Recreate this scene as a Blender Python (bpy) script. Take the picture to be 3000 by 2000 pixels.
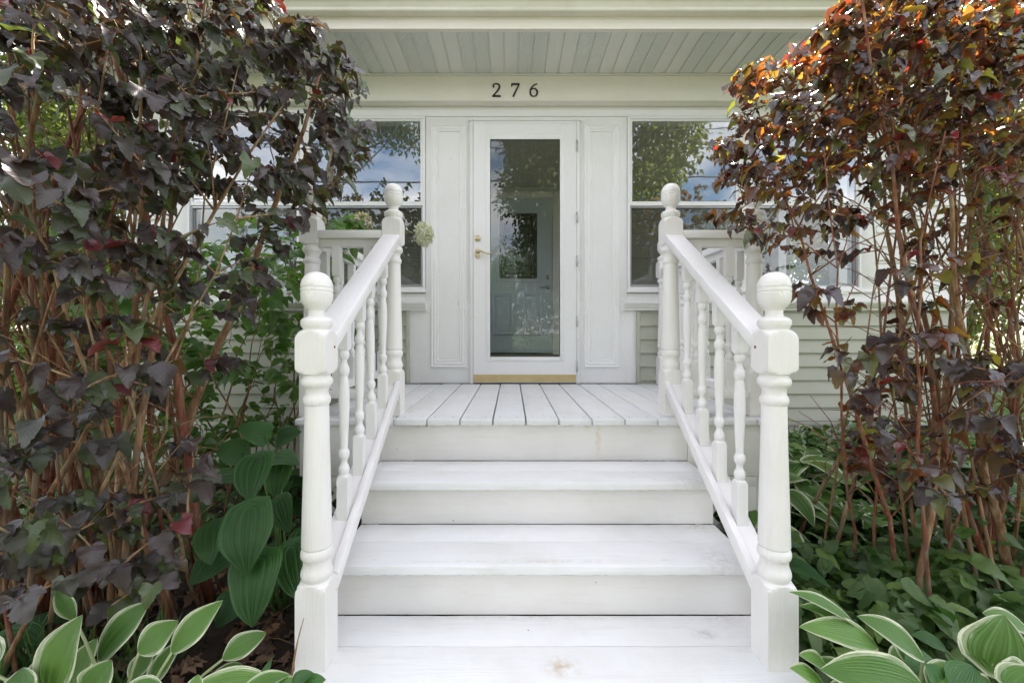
import bpy, bmesh, math, random
import numpy as np
from mathutils import Vector, Matrix

# ------------------------------------------------------------------ camera, light, exposure
scene = bpy.context.scene
for o in list(bpy.data.objects): bpy.data.objects.remove(o, do_unlink=True)
COL = scene.collection
R = math.radians
CAMZ, F, CX, CY = 1.155, 1230.0, 1498.0, 977.0   # measured: camera height, focal length in photo pixels, vanishing point

cam_d = bpy.data.cameras.new('camera'); cam = bpy.data.objects.new('camera', cam_d); COL.objects.link(cam)
cam.location = (0, 0, CAMZ); cam.rotation_euler = (R(90), 0, 0)
cam_d.sensor_width = 36; cam_d.lens = 36 * F / 3000
cam_d.shift_y = -(1000 - CY) / 3000; cam_d.shift_x = (1500 - CX) / 3000
cam_d.clip_start = 0.05; cam_d.clip_end = 3000
scene.camera = cam

SUN_EL, SUN_AZ = 49.0, 34.0        # azimuth from +Y (behind the house) towards +X
sx, sy, sz = (math.cos(R(SUN_EL)) * math.sin(R(SUN_AZ)), math.cos(R(SUN_EL)) * math.cos(R(SUN_AZ)), math.sin(R(SUN_EL)))
sun_d = bpy.data.lights.new('sun', 'SUN'); sun_d.energy = 5.0; sun_d.angle = R(0.55); sun_d.color = (1.0, .94, .84)
sun = bpy.data.objects.new('sun', sun_d); COL.objects.link(sun)
sun.rotation_euler = Vector((-sx, -sy, -sz)).to_track_quat('-Z', 'Y').to_euler()
sun.location = (8, 10, 12)

world = bpy.data.worlds.new('World'); scene.world = world; world.use_nodes = True
nt = world.node_tree; nt.nodes.clear()
def N(t, kind, **kw):
    n = t.nodes.new(kind)
    for k, v in kw.items(): setattr(n, k, v)
    return n
wo = N(nt, 'ShaderNodeOutputWorld'); bg = N(nt, 'ShaderNodeBackground'); bg.inputs['Strength'].default_value = 0.09
sky = N(nt, 'ShaderNodeTexSky', sky_type='NISHITA', sun_disc=False)
sky.sun_elevation = R(SUN_EL); sky.sun_rotation = R(SUN_AZ); sky.air_density = 1.0; sky.dust_density = 0.6; sky.ozone_density = 1.2
tc = N(nt, 'ShaderNodeTexCoord'); mp = N(nt, 'ShaderNodeMapping'); mp.inputs['Scale'].default_value = (1.0, 1.0, 2.6)
mp.inputs['Location'].default_value = (3.1, 1.7, .4)
ns = N(nt, 'ShaderNodeTexNoise'); ns.inputs['Scale'].default_value = 2.3; ns.inputs['Detail'].default_value = 9; ns.inputs['Roughness'].default_value = .56
cr = N(nt, 'ShaderNodeValToRGB'); cr.color_ramp.elements[0].position = .40; cr.color_ramp.elements[1].position = .60
mx = N(nt, 'ShaderNodeMixRGB'); mx.inputs[2].default_value = (8.35, 8.05, 8.2, 1)
nt.links.new(tc.outputs['Generated'], mp.inputs['Vector']); nt.links.new(mp.outputs[0], ns.inputs['Vector'])
nt.links.new(ns.outputs['Fac'], cr.inputs[0]); nt.links.new(cr.outputs[0], mx.inputs[0])
nt.links.new(sky.outputs[0], mx.inputs[1]); nt.links.new(mx.outputs[0], bg.inputs['Color']); nt.links.new(bg.outputs[0], wo.inputs[0])

vs = scene.view_settings
vs.view_transform = 'Standard'; vs.look = 'None'; vs.gamma = 1; vs.use_curve_mapping = False
vs.exposure = 2.10

def at(u, v, D):                       # measured photo position + distance -> point in the place
    return Vector(((u - CX) * D / F, D, CAMZ - (v - CY) * D / F))

# ------------------------------------------------------------------ materials
MATS = {}
def newmat(name):
    m = bpy.data.materials.new(name); m.use_nodes = True; t = m.node_tree
    b = t.nodes['Principled BSDF']; MATS[name] = m
    return m, t, b
def ramp(t, fac, stops):
    r = N(t, 'ShaderNodeValToRGB'); e = r.color_ramp.elements
    while len(e) > 1: e.remove(e[-1])
    e[0].position = stops[0][0]; e[0].color = (*stops[0][1], 1)
    for p, c in stops[1:]:
        x = e.new(p); x.color = (*c, 1)
    t.links.new(fac, r.inputs[0]); return r.outputs[0]
def noise(t, scale, detail=4, rough=.55, stretch=(1, 1, 1), coord='Object', obj_rand=False):
    c = N(t, 'ShaderNodeTexCoord'); mpn = N(t, 'ShaderNodeMapping'); mpn.inputs['Scale'].default_value = stretch
    t.links.new(c.outputs[coord], mpn.inputs['Vector'])
    if obj_rand:
        oi = N(t, 'ShaderNodeObjectInfo'); ml = N(t, 'ShaderNodeMath', operation='MULTIPLY'); ml.inputs[1].default_value = 37
        t.links.new(oi.outputs['Random'], ml.inputs[0]); t.links.new(ml.outputs[0], mpn.inputs['Location'])
    n = N(t, 'ShaderNodeTexNoise'); n.inputs['Scale'].default_value = scale; n.inputs['Detail'].default_value = detail; n.inputs['Roughness'].default_value = rough
    t.links.new(mpn.outputs[0], n.inputs['Vector']); return n.outputs['Fac']
def mixc(t, fac, a, b, mode='MIX'):
    m = N(t, 'ShaderNodeMixRGB', blend_type=mode)
    for i, x in ((0, fac), (1, a), (2, b)):
        if isinstance(x, (int, float)): m.inputs[i].default_value = x
        elif isinstance(x, tuple): m.inputs[i].default_value = (*x, 1)
        else: t.links.new(x, m.inputs[i])
    return m.outputs[0]
def bump(t, b, h, strength=.3, dist=.002, prev=None):
    bn = N(t, 'ShaderNodeBump'); bn.inputs['Strength'].default_value = strength; bn.inputs['Distance'].default_value = dist
    t.links.new(h, bn.inputs['Height'])
    if prev is not None: t.links.new(prev, bn.inputs['Normal'])
    t.links.new(bn.outputs[0], b.inputs['Normal']); return bn.outputs[0]
def math_(t, op, a, b=None, clamp=False):
    m = N(t, 'ShaderNodeMath', operation=op, use_clamp=clamp)
    for i, x in ((0, a), (1, b)):
        if x is None: continue
        if isinstance(x, (int, float)): m.inputs[i].default_value = x
        else: t.links.new(x, m.inputs[i])
    return m.outputs[0]

def paint(name, col, dirt=(.55, .5, .42), grain=(1, 1, 1), rough=.5, dirt_amt=.35, specks=True, bumps=.35, stain=None, chips=None):
    m, t, b = newmat(name)
    n1 = noise(t, 3.5, 6, .6, obj_rand=True); n2 = noise(t, 55, 4, .6, grain, obj_rand=True)
    f = ramp(t, n1, [(.45, (0, 0, 0)), (.8, (dirt_amt,) * 3)])
    c = mixc(t, f, col, tuple(a * d for a, d in zip(col, (.86, .85, .80))))
    f2 = ramp(t, n2, [(.55, (0, 0, 0)), (.78, (dirt_amt * .55,) * 3)])
    c = mixc(t, f2, c, tuple(a * d for a, d in zip(col, (.78, .76, .72))))
    if specks:
        cc = N(t, 'ShaderNodeTexCoord'); v = N(t, 'ShaderNodeTexVoronoi'); v.inputs['Scale'].default_value = 17
        nz = noise(t, 60, 2, .5)
        t.links.new(cc.outputs['Object'], v.inputs['Vector'])
        d = math_(t, 'LESS_THAN', math_(t, 'ADD', v.outputs['Distance'], math_(t, 'MULTIPLY', nz, .05)), .072)
        s = N(t, 'ShaderNodeSeparateColor'); t.links.new(v.outputs['Color'], s.inputs[0])
        k = math_(t, 'MULTIPLY', d, math_(t, 'GREATER_THAN', s.outputs[0], .80))
        c = mixc(t, math_(t, 'MULTIPLY', k, .75), c, (.10, .075, .05))
    if stain:
        cc = N(t, 'ShaderNodeTexCoord'); sp = N(t, 'ShaderNodeSeparateXYZ'); t.links.new(cc.outputs['Object'], sp.inputs[0])
        for (cx_, wx, cz_, wz, colr, amt, axis) in stain:
            dx = math_(t, 'ABSOLUTE', math_(t, 'SUBTRACT', math_(t, 'ADD', sp.outputs[0], math_(t, 'MULTIPLY', noise(t, 30, 3), .012)), cx_ + .006))
            dz = math_(t, 'ABSOLUTE', math_(t, 'SUBTRACT', sp.outputs[axis], cz_))
            fx = math_(t, 'SUBTRACT', 1, math_(t, 'DIVIDE', dx, wx), True); fz = math_(t, 'SUBTRACT', 1, math_(t, 'DIVIDE', dz, wz), True)
            nf = math_(t, 'MULTIPLY', math_(t, 'MULTIPLY', fx, fz), ramp(t, noise(t, 45, 4), [(.35, (0, 0, 0)), (.6, (1, 1, 1))]))
            c = mixc(t, math_(t, 'MULTIPLY', nf, amt, True), c, colr)
    if chips:
        cc = N(t, 'ShaderNodeTexCoord'); sp = N(t, 'ShaderNodeSeparateXYZ'); t.links.new(cc.outputs['Object'], sp.inputs[0])
        for axis, val, wd, lo in chips:
            dz = math_(t, 'ABSOLUTE', math_(t, 'SUBTRACT', sp.outputs[axis], val)); k = math_(t, 'SUBTRACT', 1, math_(t, 'DIVIDE', dz, wd), True)
            nn_ = math_(t, 'ADD', noise(t, 38, 5, .65), math_(t, 'MULTIPLY', noise(t, 4, 2), .35))
            k = math_(t, 'GREATER_THAN', math_(t, 'MULTIPLY', k, nn_), lo)
            c = mixc(t, math_(t, 'MULTIPLY', k, .85), c, (.16, .125, .09))
    t.links.new(c, b.inputs['Base Color']); b.inputs['Roughness'].default_value = rough
    if chips or grain[2] == .10 or name in ('paint_rail',):
        g2 = noise(t, 170, 3, .7, grain, obj_rand=True); n2 = math_(t, 'ADD', n2, math_(t, 'MULTIPLY', g2, .6))
    p = bump(t, b, n2, bumps, .0022)
    bump(t, b, noise(t, 9, 3, .5, obj_rand=True), .25, .003, p)
    return m

WHITE = (.78, .785, .79)
paint('paint_post', (.805, .785, .765), grain=(1, 1, .10), rough=.48, bumps=.7, dirt_amt=.55, chips=[(2, .421, .012, .80), (2, .19, .02, .82)])
paint('paint_rail', (.80, .785, .785), grain=(1, .15, .3), rough=.4)
paint('paint_deck', (.745, .75, .76), grain=(1, .08, 1), rough=.55, dirt_amt=.9, bumps=.7, chips=[(2, .731, .008, .70), (1, 3.30, .05, .84)])
paint('paint_tread', (.77, .77, .775), grain=(.07, 1, 1), rough=.5, dirt_amt=.9, bumps=.8,
      stain=[(.145, .07, 1.215, .05, (.50, .40, .26), .9, 1), (.62, .05, 1.35, .03, (.3, .25, .2), .6, 1), (.72, .10, 1.44, .12, (.50, .47, .42), .6, 1), (.74, .12, 1.70, .08, (.45, .42, .38), .6, 1), (-.3, .25, 1.93, .05, (.55, .52, .47), .5, 1), (.1, .5, 1.432, .02, (.55, .52, .45), .6, 1)],
      chips=[(2, .348, .006, .66), (2, .530, .006, .70), (1, 1.568, .006, .82), (1, 1.298, .005, .84), (1, 1.442, .010, .80)])
paint('paint_riser', (.78, .76, .745), grain=(.08, 1, 1), rough=.5, dirt_amt=.6, bumps=.5,
      stain=[(.405, .016, .70, .17, (.66, .50, .27), .9, 2), (.36, .03, .735, .05, (.62, .55, .3), .8, 2), (-.40, .07, .735, .02, (.3, .24, .12), 1.4, 2)],
      chips=[(2, .192, .010, .80), (2, .380, .010, .84), (2, .562, .010, .84)])
paint('paint_trim', (.84, .83, .825), grain=(1, 1, .2), rough=.42, dirt_amt=.4, specks=True, bumps=.2)
paint('paint_cream', (.82, .775, .715), grain=(.2, 1, 1), rough=.45, dirt_amt=.4, specks=False, bumps=.15)
paint('paint_gutter', (.80, .77, .69), grain=(.12, 1, 1.5), rough=.4, dirt_amt=1.0, specks=False, bumps=.15)
paint('paint_siding_sage', (.46, .465, .385), grain=(.1, 1, 1), rough=.5, dirt_amt=.4, specks=False, bumps=.2)
paint('paint_siding_white', (.82, .81, .79), grain=(.1, 1, 1), rough=.5, dirt_amt=.3, specks=False, bumps=.2)
paint('paint_soffit', (.74, .73, .71), grain=(1, .1, 1), rough=.5, dirt_amt=.4, specks=False, bumps=.1)
paint('paint_inner_door', (.60, .66, .74), rough=.4, specks=False, bumps=.05, dirt_amt=.1)
paint('paint_inner_wall', (.62, .62, .60), rough=.6, specks=False, bumps=.05, dirt_amt=.2)
paint('roof_shingle', (.12, .11, .10), rough=.9, dirt_amt=.8)
paint('floor_wood', (.30, .21, .14), rough=.4, dirt_amt=.6)
paint('vinyl_white', (.85, .84, .84), rough=.3, specks=False, dirt_amt=.15, bumps=.05)

# vented soffit: fine diagonal slots
m, t, b = newmat('paint_soffit_vented')
c = N(t, 'ShaderNodeTexCoord'); w = N(t, 'ShaderNodeTexWave', wave_type='BANDS', bands_direction='DIAGONAL'); w.inputs['Scale'].default_value = 26
t.links.new(c.outputs['Object'], w.inputs['Vector'])
k = ramp(t, w.outputs['Fac'], [(.35, (.60, .615, .59)), (.6, (.72, .73, .70))])
t.links.new(k, b.inputs['Base Color']); b.inputs['Roughness'].default_value = .5
bump(t, b, w.outputs['Fac'], .5, .003)

def simple(name, col, rough=.5, metal=0.0, spec=None):
    m, t, b = newmat(name); b.inputs['Base Color'].default_value = (*col, 1); b.inputs['Roughness'].default_value = rough; b.inputs['Metallic'].default_value = metal
    n = noise(t, 18, 4); c2 = mixc(t, ramp(t, n, [(.4, (0, 0, 0)), (.8, (.4, .4, .4))]), col, tuple(x * .7 for x in col))
    t.links.new(c2, b.inputs['Base Color'])
    return m
simple('black_metal', (.018, .016, .014), .4)
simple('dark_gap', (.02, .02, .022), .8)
simple('brass', (.70, .54, .30), .34, 1.0)
simple('satin_nickel', (.45, .43, .38), .3, 1.0)
simple('aged_brass', (.66, .56, .38), .35, 1.0)
simple('aluminium', (.55, .56, .58), .35, .8)
simple('lead_came', (.12, .115, .105), .35, .8)
simple('wire_black', (.03, .03, .032), .6)
simple('pole_wood', (.13, .09, .06), .9)
simple('asphalt', (.05, .05, .05), .9)
simple('rust', (.25, .09, .04), .8)
simple('siding_neighbour', (.55, .55, .52), .7)
simple('glass_neighbour', (.03, .035, .04), .1)

def glass(name, ior=2.1, tint=(.93, .95, .94)):
    m, t, b = newmat(name); t.nodes.remove(b); out = t.nodes['Material Output']
    fr = N(t, 'ShaderNodeFresnel'); gg = N(t, 'ShaderNodeNewGeometry')      # same reflectance from both faces of the pane
    io = math_(t, 'ADD', ior, math_(t, 'MULTIPLY', gg.outputs['Backfacing'], 1 / ior - ior)); t.links.new(io, fr.inputs['IOR'])
    tr = N(t, 'ShaderNodeBsdfTransparent'); tr.inputs['Color'].default_value = (*tint, 1)
    gl = N(t, 'ShaderNodeBsdfGlossy'); gl.inputs['Roughness'].default_value = 0.0; gl.inputs['Color'].default_value = (.95, .97, 1, 1)
    # slightly wavy panes
    nz = noise(t, 2.2, 2, .5); bn = N(t, 'ShaderNodeBump'); bn.inputs['Strength'].default_value = .012; bn.inputs['Distance'].default_value = .05
    t.links.new(nz, bn.inputs['Height']); t.links.new(bn.outputs[0], gl.inputs['Normal'])
    mxs = N(t, 'ShaderNodeMixShader'); t.links.new(fr.outputs[0], mxs.inputs[0]); t.links.new(tr.outputs[0], mxs.inputs[1]); t.links.new(gl.outputs[0], mxs.inputs[2])
    t.links.new(mxs.outputs[0], out.inputs[0]); return m
glass('window_glass', 2.2, (.90, .92, .92)); glass('door_glass', 1.62, (.88, .90, .89))
m, t, b = newmat('leaded_glass'); b.inputs['Base Color'].default_value = (.03, .04, .03, 1); b.inputs['Roughness'].default_value = .05; b.inputs['IOR'].default_value = 2.0
bump(t, b, noise(t, 60, 3), .25, .004)
# insect screen over the lower sash
m, t, b = newmat('insect_screen'); t.nodes.remove(b)
tr = N(t, 'ShaderNodeBsdfTransparent'); df = N(t, 'ShaderNodeBsdfDiffuse'); df.inputs['Color'].default_value = (.03, .03, .032, 1)
mxs = N(t, 'ShaderNodeMixShader'); mxs.inputs[0].default_value = .34
t.links.new(tr.outputs[0], mxs.inputs[1]); t.links.new(df.outputs[0], mxs.inputs[2]); t.links.new(mxs.outputs[0], t.nodes['Material Output'].inputs[0])

def attr(t, name):
    a = N(t, 'ShaderNodeAttribute'); a.attribute_name = name; return a
def leafmat(name, stops, back, trans, tmix=.3, rough=.36, vein=.5, spec=.5, backmix=1.0):
    """stops: colour ramp over the per-leaf value 'rnd'; trans: ramp for light passing through"""
    m, t, b = newmat(name); out = t.nodes['Material Output']
    a = attr(t, 'rnd'); col = ramp(t, a.outputs['Fac'], stops)
    n = noise(t, 40, 4); col = mixc(t, math_(t, 'MULTIPLY', n, .5), col, (0, 0, 0), 'MULTIPLY') if False else mixc(t, ramp(t, n, [(.4, (0, 0, 0)), (.75, (.45, .45, .45))]), col, mixc(t, .5, col, (.07, .05, .03)))
    # veins from uv: midrib and slanting side veins
    uv = N(t, 'ShaderNodeUVMap'); sp = N(t, 'ShaderNodeSeparateXYZ'); t.links.new(uv.outputs[0], sp.inputs[0])
    ax = math_(t, 'ABSOLUTE', math_(t, 'SUBTRACT', sp.outputs[0], .5))
    mid = math_(t, 'LESS_THAN', ax, .018)
    s = math_(t, 'SINE', math_(t, 'MULTIPLY', math_(t, 'SUBTRACT', sp.outputs[1], math_(t, 'MULTIPLY', ax, 1.1)), 38))
    side = math_(t, 'GREATER_THAN', s, .93)
    vv = math_(t, 'MAXIMUM', mid, math_(t, 'MULTIPLY', side, .6))
    col = mixc(t, math_(t, 'MULTIPLY', vv, vein), col, mixc(t, .35, col, (.22, .16, .09)))
    geo = N(t, 'ShaderNodeNewGeometry')
    col2 = mixc(t, math_(t, 'MULTIPLY', geo.outputs['Backfacing'], backmix), col, ramp(t, a.outputs['Fac'], back))
    t.links.new(col2, b.inputs['Base Color']); b.inputs['Roughness'].default_value = rough; b.inputs['Specular IOR Level'].default_value = spec
    bump(t, b, math_(t, 'ADD', math_(t, 'MULTIPLY', s, .5), math_(t, 'MULTIPLY', noise(t, 70, 2), 1.5)), .22, .0015)
    tl = N(t, 'ShaderNodeBsdfTranslucent'); t.links.new(ramp(t, a.outputs['Fac'], trans), tl.inputs['Color'])
    mxs = N(t, 'ShaderNodeMixShader'); mxs.inputs[0].default_value = tmix
    t.links.new(b.outputs[0], mxs.inputs[1]); t.links.new(tl.outputs[0], mxs.inputs[2]); t.links.new(mxs.outputs[0], out.inputs[0])
    return m
leafmat('leaf_purple', [(0, (.026, .018, .019)), (.3, (.038, .025, .026)), (.5, (.030, .026, .022)), (.68, (.031, .038, .023)), (.88, (.04, .062, .024)), (.955, (.07, .11, .03)), (.96, (.09, .020, .022)), (1, (.15, .02, .03))],
        [(0, (.045, .036, .026)), (.5, (.05, .052, .028)), (.9, (.07, .095, .032)), (1, (.11, .03, .03))],
        [(0, (.16, .06, .03)), (.5, (.18, .12, .04)), (.8, (.20, .24, .05)), (.955, (.30, .40, .06)), (.96, (.4, .05, .04)), (1, (.4, .05, .04))], .20, .36, spec=.65, vein=.25)
leafmat('leaf_copper', [(0, (.026, .019, .023)), (.35, (.034, .023, .027)), (.6, (.028, .026, .025)), (.8, (.029, .036, .024)), (.93, (.05, .07, .028)), (.96, (.10, .02, .025)), (1, (.15, .02, .03))],
        [(0, (.036, .027, .028)), (.5, (.040, .036, .030)), (.9, (.055, .075, .032)), (1, (.12, .03, .03))],
        [(0, (.16, .05, .03)), (.22, (.20, .06, .03)), (.27, (.75, .17, .03)), (.45, (.92, .33, .04)), (.52, (.18, .08, .03)), (.64, (.2, .10, .03)), (.68, (.92, .45, .05)), (.84, (.88, .62, .06)), (.93, (.6, .65, .08)), (.96, (.75, .06, .03)), (1, (.8, .07, .04))], .27, .27, spec=.9, vein=.25)
GRN = [(0, (.045, .11, .028)), (.5, (.07, .155, .036)), (1, (.11, .21, .05))]
leafmat('leaf_green', GRN, [(0, (.06, .12, .04)), (1, (.10, .18, .06))], [(0, (.20, .42, .05)), (1, (.35, .6, .08))], .35, .42)
leafmat('leaf_tree', [(0, (.055, .070, .020)), (.5, (.085, .10, .026)), (1, (.13, .135, .035))], [(0, (.05, .08, .03)), (1, (.1, .13, .05))], [(0, (.25, .35, .05)), (1, (.5, .55, .08))], .3, .5, vein=0)
leafmat('leaf_cover', [(0, (.040, .09, .028)), (.5, (.075, .15, .040)), (1, (.15, .25, .06))], [(0, (.04, .08, .03)), (1, (.07, .13, .05))], [(0, (.12, .3, .04)), (1, (.25, .5, .07))], .25, .45)
leafmat('leaf_litter', [(0, (.085, .045, .03)), (.4, (.15, .08, .05)), (.7, (.22, .13, .085)), (.9, (.32, .20, .13)), (1, (.3, .13, .03))], [(0, (.10, .06, .04)), (1, (.2, .13, .09))], [(0, (.2, .1, .05)), (1, (.3, .15, .07))], .08, .7)
leafmat('floret', [(0, (.82, .85, .66)), (.6, (.88, .89, .76)), (.85, (.70, .62, .34)), (1, (.50, .30, .10))], [(0, (.65, .68, .45)), (.85, (.65, .6, .35)), (1, (.5, .3, .1))], [(0, (.6, .65, .35)), (1, (.6, .45, .2))], .3, .6, vein=0)

def hostamat(name, variegated, base1, base2, edge=(.74, .76, .46)):
    m, t, b = newmat(name); out = t.nodes['Material Output']
    a = attr(t, 'rnd'); uv = N(t, 'ShaderNodeUVMap'); sp = N(t, 'ShaderNodeSeparateXYZ'); t.links.new(uv.outputs[0], sp.inputs[0])
    col = ramp(t, a.outputs['Fac'], [(0, base1), (1, base2)])
    ax = math_(t, 'ABSOLUTE', math_(t, 'SUBTRACT', sp.outputs[0], .5))           # 0 midrib .. .5 edge
    w = math_(t, 'SINE', math_(t, 'MULTIPLY', ax, 100))
    col = mixc(t, ramp(t, w, [(.55, (0, 0, 0)), (1.0, (.35, .35, .35))]), col, mixc(t, .5, col, (.12, .26, .06)))
    col = mixc(t, ramp(t, noise(t, 14, 4), [(.45, (0, 0, 0)), (.75, (.35, .35, .35))]), col, mixc(t, .5, col, (.02, .05, .015)))
    if variegated:
        st = noise(t, 5, 3, .6, (9, 9, .9), coord='UV')
        st2 = noise(t, 2.2, 4, .6, (14, 1.1, 1), coord='UV')
        e = math_(t, 'ADD', ax, math_(t, 'MULTIPLY', math_(t, 'SUBTRACT', st2, .5), .42))
        col = mixc(t, ramp(t, e, [(.37, (0, 0, 0)), (.39, (.40, .40, .40)), (.445, (.45, .45, .45)), (.457, (1, 1, 1))]), col, mixc(t, st, edge, (.80, .82, .68)))
    br = noise(t, 3.1, 3, .6, (7, 2.3, 1), coord='UV')
    col = mixc(t, math_(t, 'MULTIPLY', math_(t, 'GREATER_THAN', math_(t, 'ADD', ax, math_(t, 'MULTIPLY', br, .5)), .79), .8), col, (.22, .12, .05))
    sm = noise(t, 90, 2); col = mixc(t, ramp(t, sm, [(.73, (0, 0, 0)), (.76, (.6, .6, .6))]), col, (.3, .3, .24))
    t.links.new(col, b.inputs['Base Color']); b.inputs['Roughness'].default_value = .42
    bump(t, b, w, .35, .002)
    tl = N(t, 'ShaderNodeBsdfTranslucent'); t.links.new(mixc(t, .5, col, (.25, .5, .08)), tl.inputs['Color'])
    mxs = N(t, 'ShaderNodeMixShader'); mxs.inputs[0].default_value = .22
    t.links.new(b.outputs[0], mxs.inputs[1]); t.links.new(tl.outputs[0], mxs.inputs[2]); t.links.new(mxs.outputs[0], out.inputs[0])
hostamat('hosta_plain', False, (.035, .105, .03), (.065, .175, .045))
hostamat('hosta_variegated', True, (.085, .20, .035), (.15, .29, .06))

def bark(name, c1, c2, c3, sc=1.0):
    m, t, b = newmat(name)
    n = noise(t, 28 * sc, 6, .65, (1, 1, .13)); n2 = noise(t, 9 * sc, 3, .5)
    col = ramp(t, n, [(.3, c1), (.5, c2), (.68, c3)]); col = mixc(t, ramp(t, n2, [(.5, (0, 0, 0)), (.7, (.7, .7, .7))]), col, (.20, .175, .13))
    t.links.new(col, b.inputs['Base Color']); b.inputs['Roughness'].default_value = .8
    bump(t, b, n, .9, .006)
bark('bark_shrub', (.08, .040, .022), (.26, .14, .065), (.50, .36, .22), 1.3)
bark('bark_red', (.08, .022, .014), (.23, .07, .035), (.40, .23, .14), 1.3)
bark('bark_tree', (.05, .04, .03), (.12, .10, .08), (.2, .17, .14), .3)
simple('green_stem', (.10, .19, .05), .5)
simple('pale_petiole', (.35, .42, .20), .5)

# ground: soil bed near the house, lawn beyond
m, t, b = newmat('soil'); n = noise(t, 14, 8, .7); n2 = noise(t, 120, 4, .6)
t.links.new(ramp(t, n, [(.3, (.018, .012, .008)), (.55, (.045, .03, .02)), (.75, (.09, .06, .04))]), b.inputs['Base Color']); b.inputs['Roughness'].default_value = .95
bump(t, b, n2, .8, .02)
m, t, b = newmat('lawn'); n = noise(t, 1.2, 6, .6); n2 = noise(t, 60, 4, .7)
t.links.new(mixc(t, .5, ramp(t, n, [(.3, (.050, .075, .028)), (.7, (.10, .125, .048))]), ramp(t, n2, [(.3, (.03, .06, .015)), (.7, (.12, .17, .05))])), b.inputs['Base Color']); b.inputs['Roughness'].default_value = .9
bump(t, b, n2, 1.0, .03)
m, t, b = newmat('concrete'); n = noise(t, 6, 8, .7); t.links.new(ramp(t, n, [(.3, (.26, .25, .23)), (.7, (.40, .39, .36))]), b.inputs['Base Color']); b.inputs['Roughness'].default_value = .9
bump(t, b, noise(t, 90, 3), .4, .002)
MAT = MATS

# ------------------------------------------------------------------ object helpers
def wloc(o):
    v = Vector((0, 0, 0))
    while o is not None: v += o.location; o = o.parent
    return v
def thing(name, label, cat, loc=(0, 0, 0), group=None):
    o = bpy.data.objects.new(name, None); COL.objects.link(o); o.location = loc; o.empty_display_size = .1
    o['label'] = label; o['category'] = cat
    if group: o['group'] = group
    return o
def part(name, me, mat, parent, loc=(0, 0, 0), label=None, kind=None, basis=None):
    """loc is in world coordinates; parents are never rotated"""
    o = bpy.data.objects.new(name, me); COL.objects.link(o)
    if mat and not me.materials: me.materials.append(MAT[mat])
    p = Vector(loc)
    if parent is not None:
        p = p - wloc(parent); o.parent = parent
    if basis is not None: o.matrix_basis = Matrix.Translation(p) @ basis
    else: o.location = p
    if label: o['label'] = label
    if kind: o['kind'] = kind
    return o
def top(name, me, mat, label, cat, kind=None, group=None):
    o = part(name, me, mat, None)
    if label: o['label'] = label
    if cat: o['category'] = cat
    if kind: o['kind'] = kind
    if group: o['group'] = group
    return o
def bm_mesh(bm, name='mesh', smooth=False):
    me = bpy.data.meshes.new(name); bmesh.ops.recalc_face_normals(bm, faces=bm.faces[:]); bm.to_mesh(me); bm.free()
    if smooth: smooth_by_angle(me)
    return me
def smooth_by_angle(me, ang=35):
    me.polygons.foreach_set('use_smooth', [True] * len(me.polygons))
    if hasattr(me, 'set_sharp_from_angle'): me.set_sharp_from_angle(angle=R(ang))
def add_box(bm, x0, x1, y0, y1, z0, z1, bev=0.0, seg=2):
    b2 = bmesh.new(); bmesh.ops.create_cube(b2, size=1)
    for v in b2.verts: v.co = Vector(((x0 + x1) / 2 + v.co.x * (x1 - x0), (y0 + y1) / 2 + v.co.y * (y1 - y0), (z0 + z1) / 2 + v.co.z * (z1 - z0)))
    if bev > 0: bmesh.ops.bevel(b2, geom=b2.edges[:], offset=bev, segments=seg, profile=.5, affect='EDGES')
    tmp = bpy.data.meshes.new('tmp'); b2.to_mesh(tmp); b2.free(); bm.from_mesh(tmp); bpy.data.meshes.remove(tmp)
def box(x0, x1, y0, y1, z0, z1, bev=.0025, seg=2):
    bm = bmesh.new(); add_box(bm, x0, x1, y0, y1, z0, z1, bev, seg); return bm_mesh(bm, smooth=bev > 0)
def prism_x(profile, x0, x1):          # profile: list of (y,z); extruded along x
    n = len(profile); v = [(x0, y, z) for y, z in profile] + [(x1, y, z) for y, z in profile]
    f = [[i, (i + 1) % n, n + (i + 1) % n, n + i] for i in range(n)] + [list(range(n))[::-1], list(range(n, 2 * n))]
    me = bpy.data.meshes.new('prism'); me.from_pydata(v, [], f); bm = bmesh.new(); bm.from_mesh(me); bpy.data.meshes.remove(me); return bm_mesh(bm)
def sweep_yz(pa, pb, x0, x1, th, bev=.003):   # sloped bar: top-surface line from pa(y,z) to pb(y,z), vertical thickness th
    bm = bmesh.new()
    vs_ = [bm.verts.new((x, y, z)) for x in (x0, x1) for (y, z) in ((pa[0], pa[1] - th), (pb[0], pb[1] - th), (pb[0], pb[1]), (pa[0], pa[1]))]
    for q in ((0, 1, 2, 3), (7, 6, 5, 4), (0, 4, 5, 1), (1, 5, 6, 2), (2, 6, 7, 3), (3, 7, 4, 0)): bm.faces.new([vs_[i] for i in q])
    if bev: bmesh.ops.bevel(bm, geom=bm.edges[:], offset=bev, segments=2, profile=.5, affect='EDGES')
    return bm_mesh(bm, smooth=True)
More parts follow.
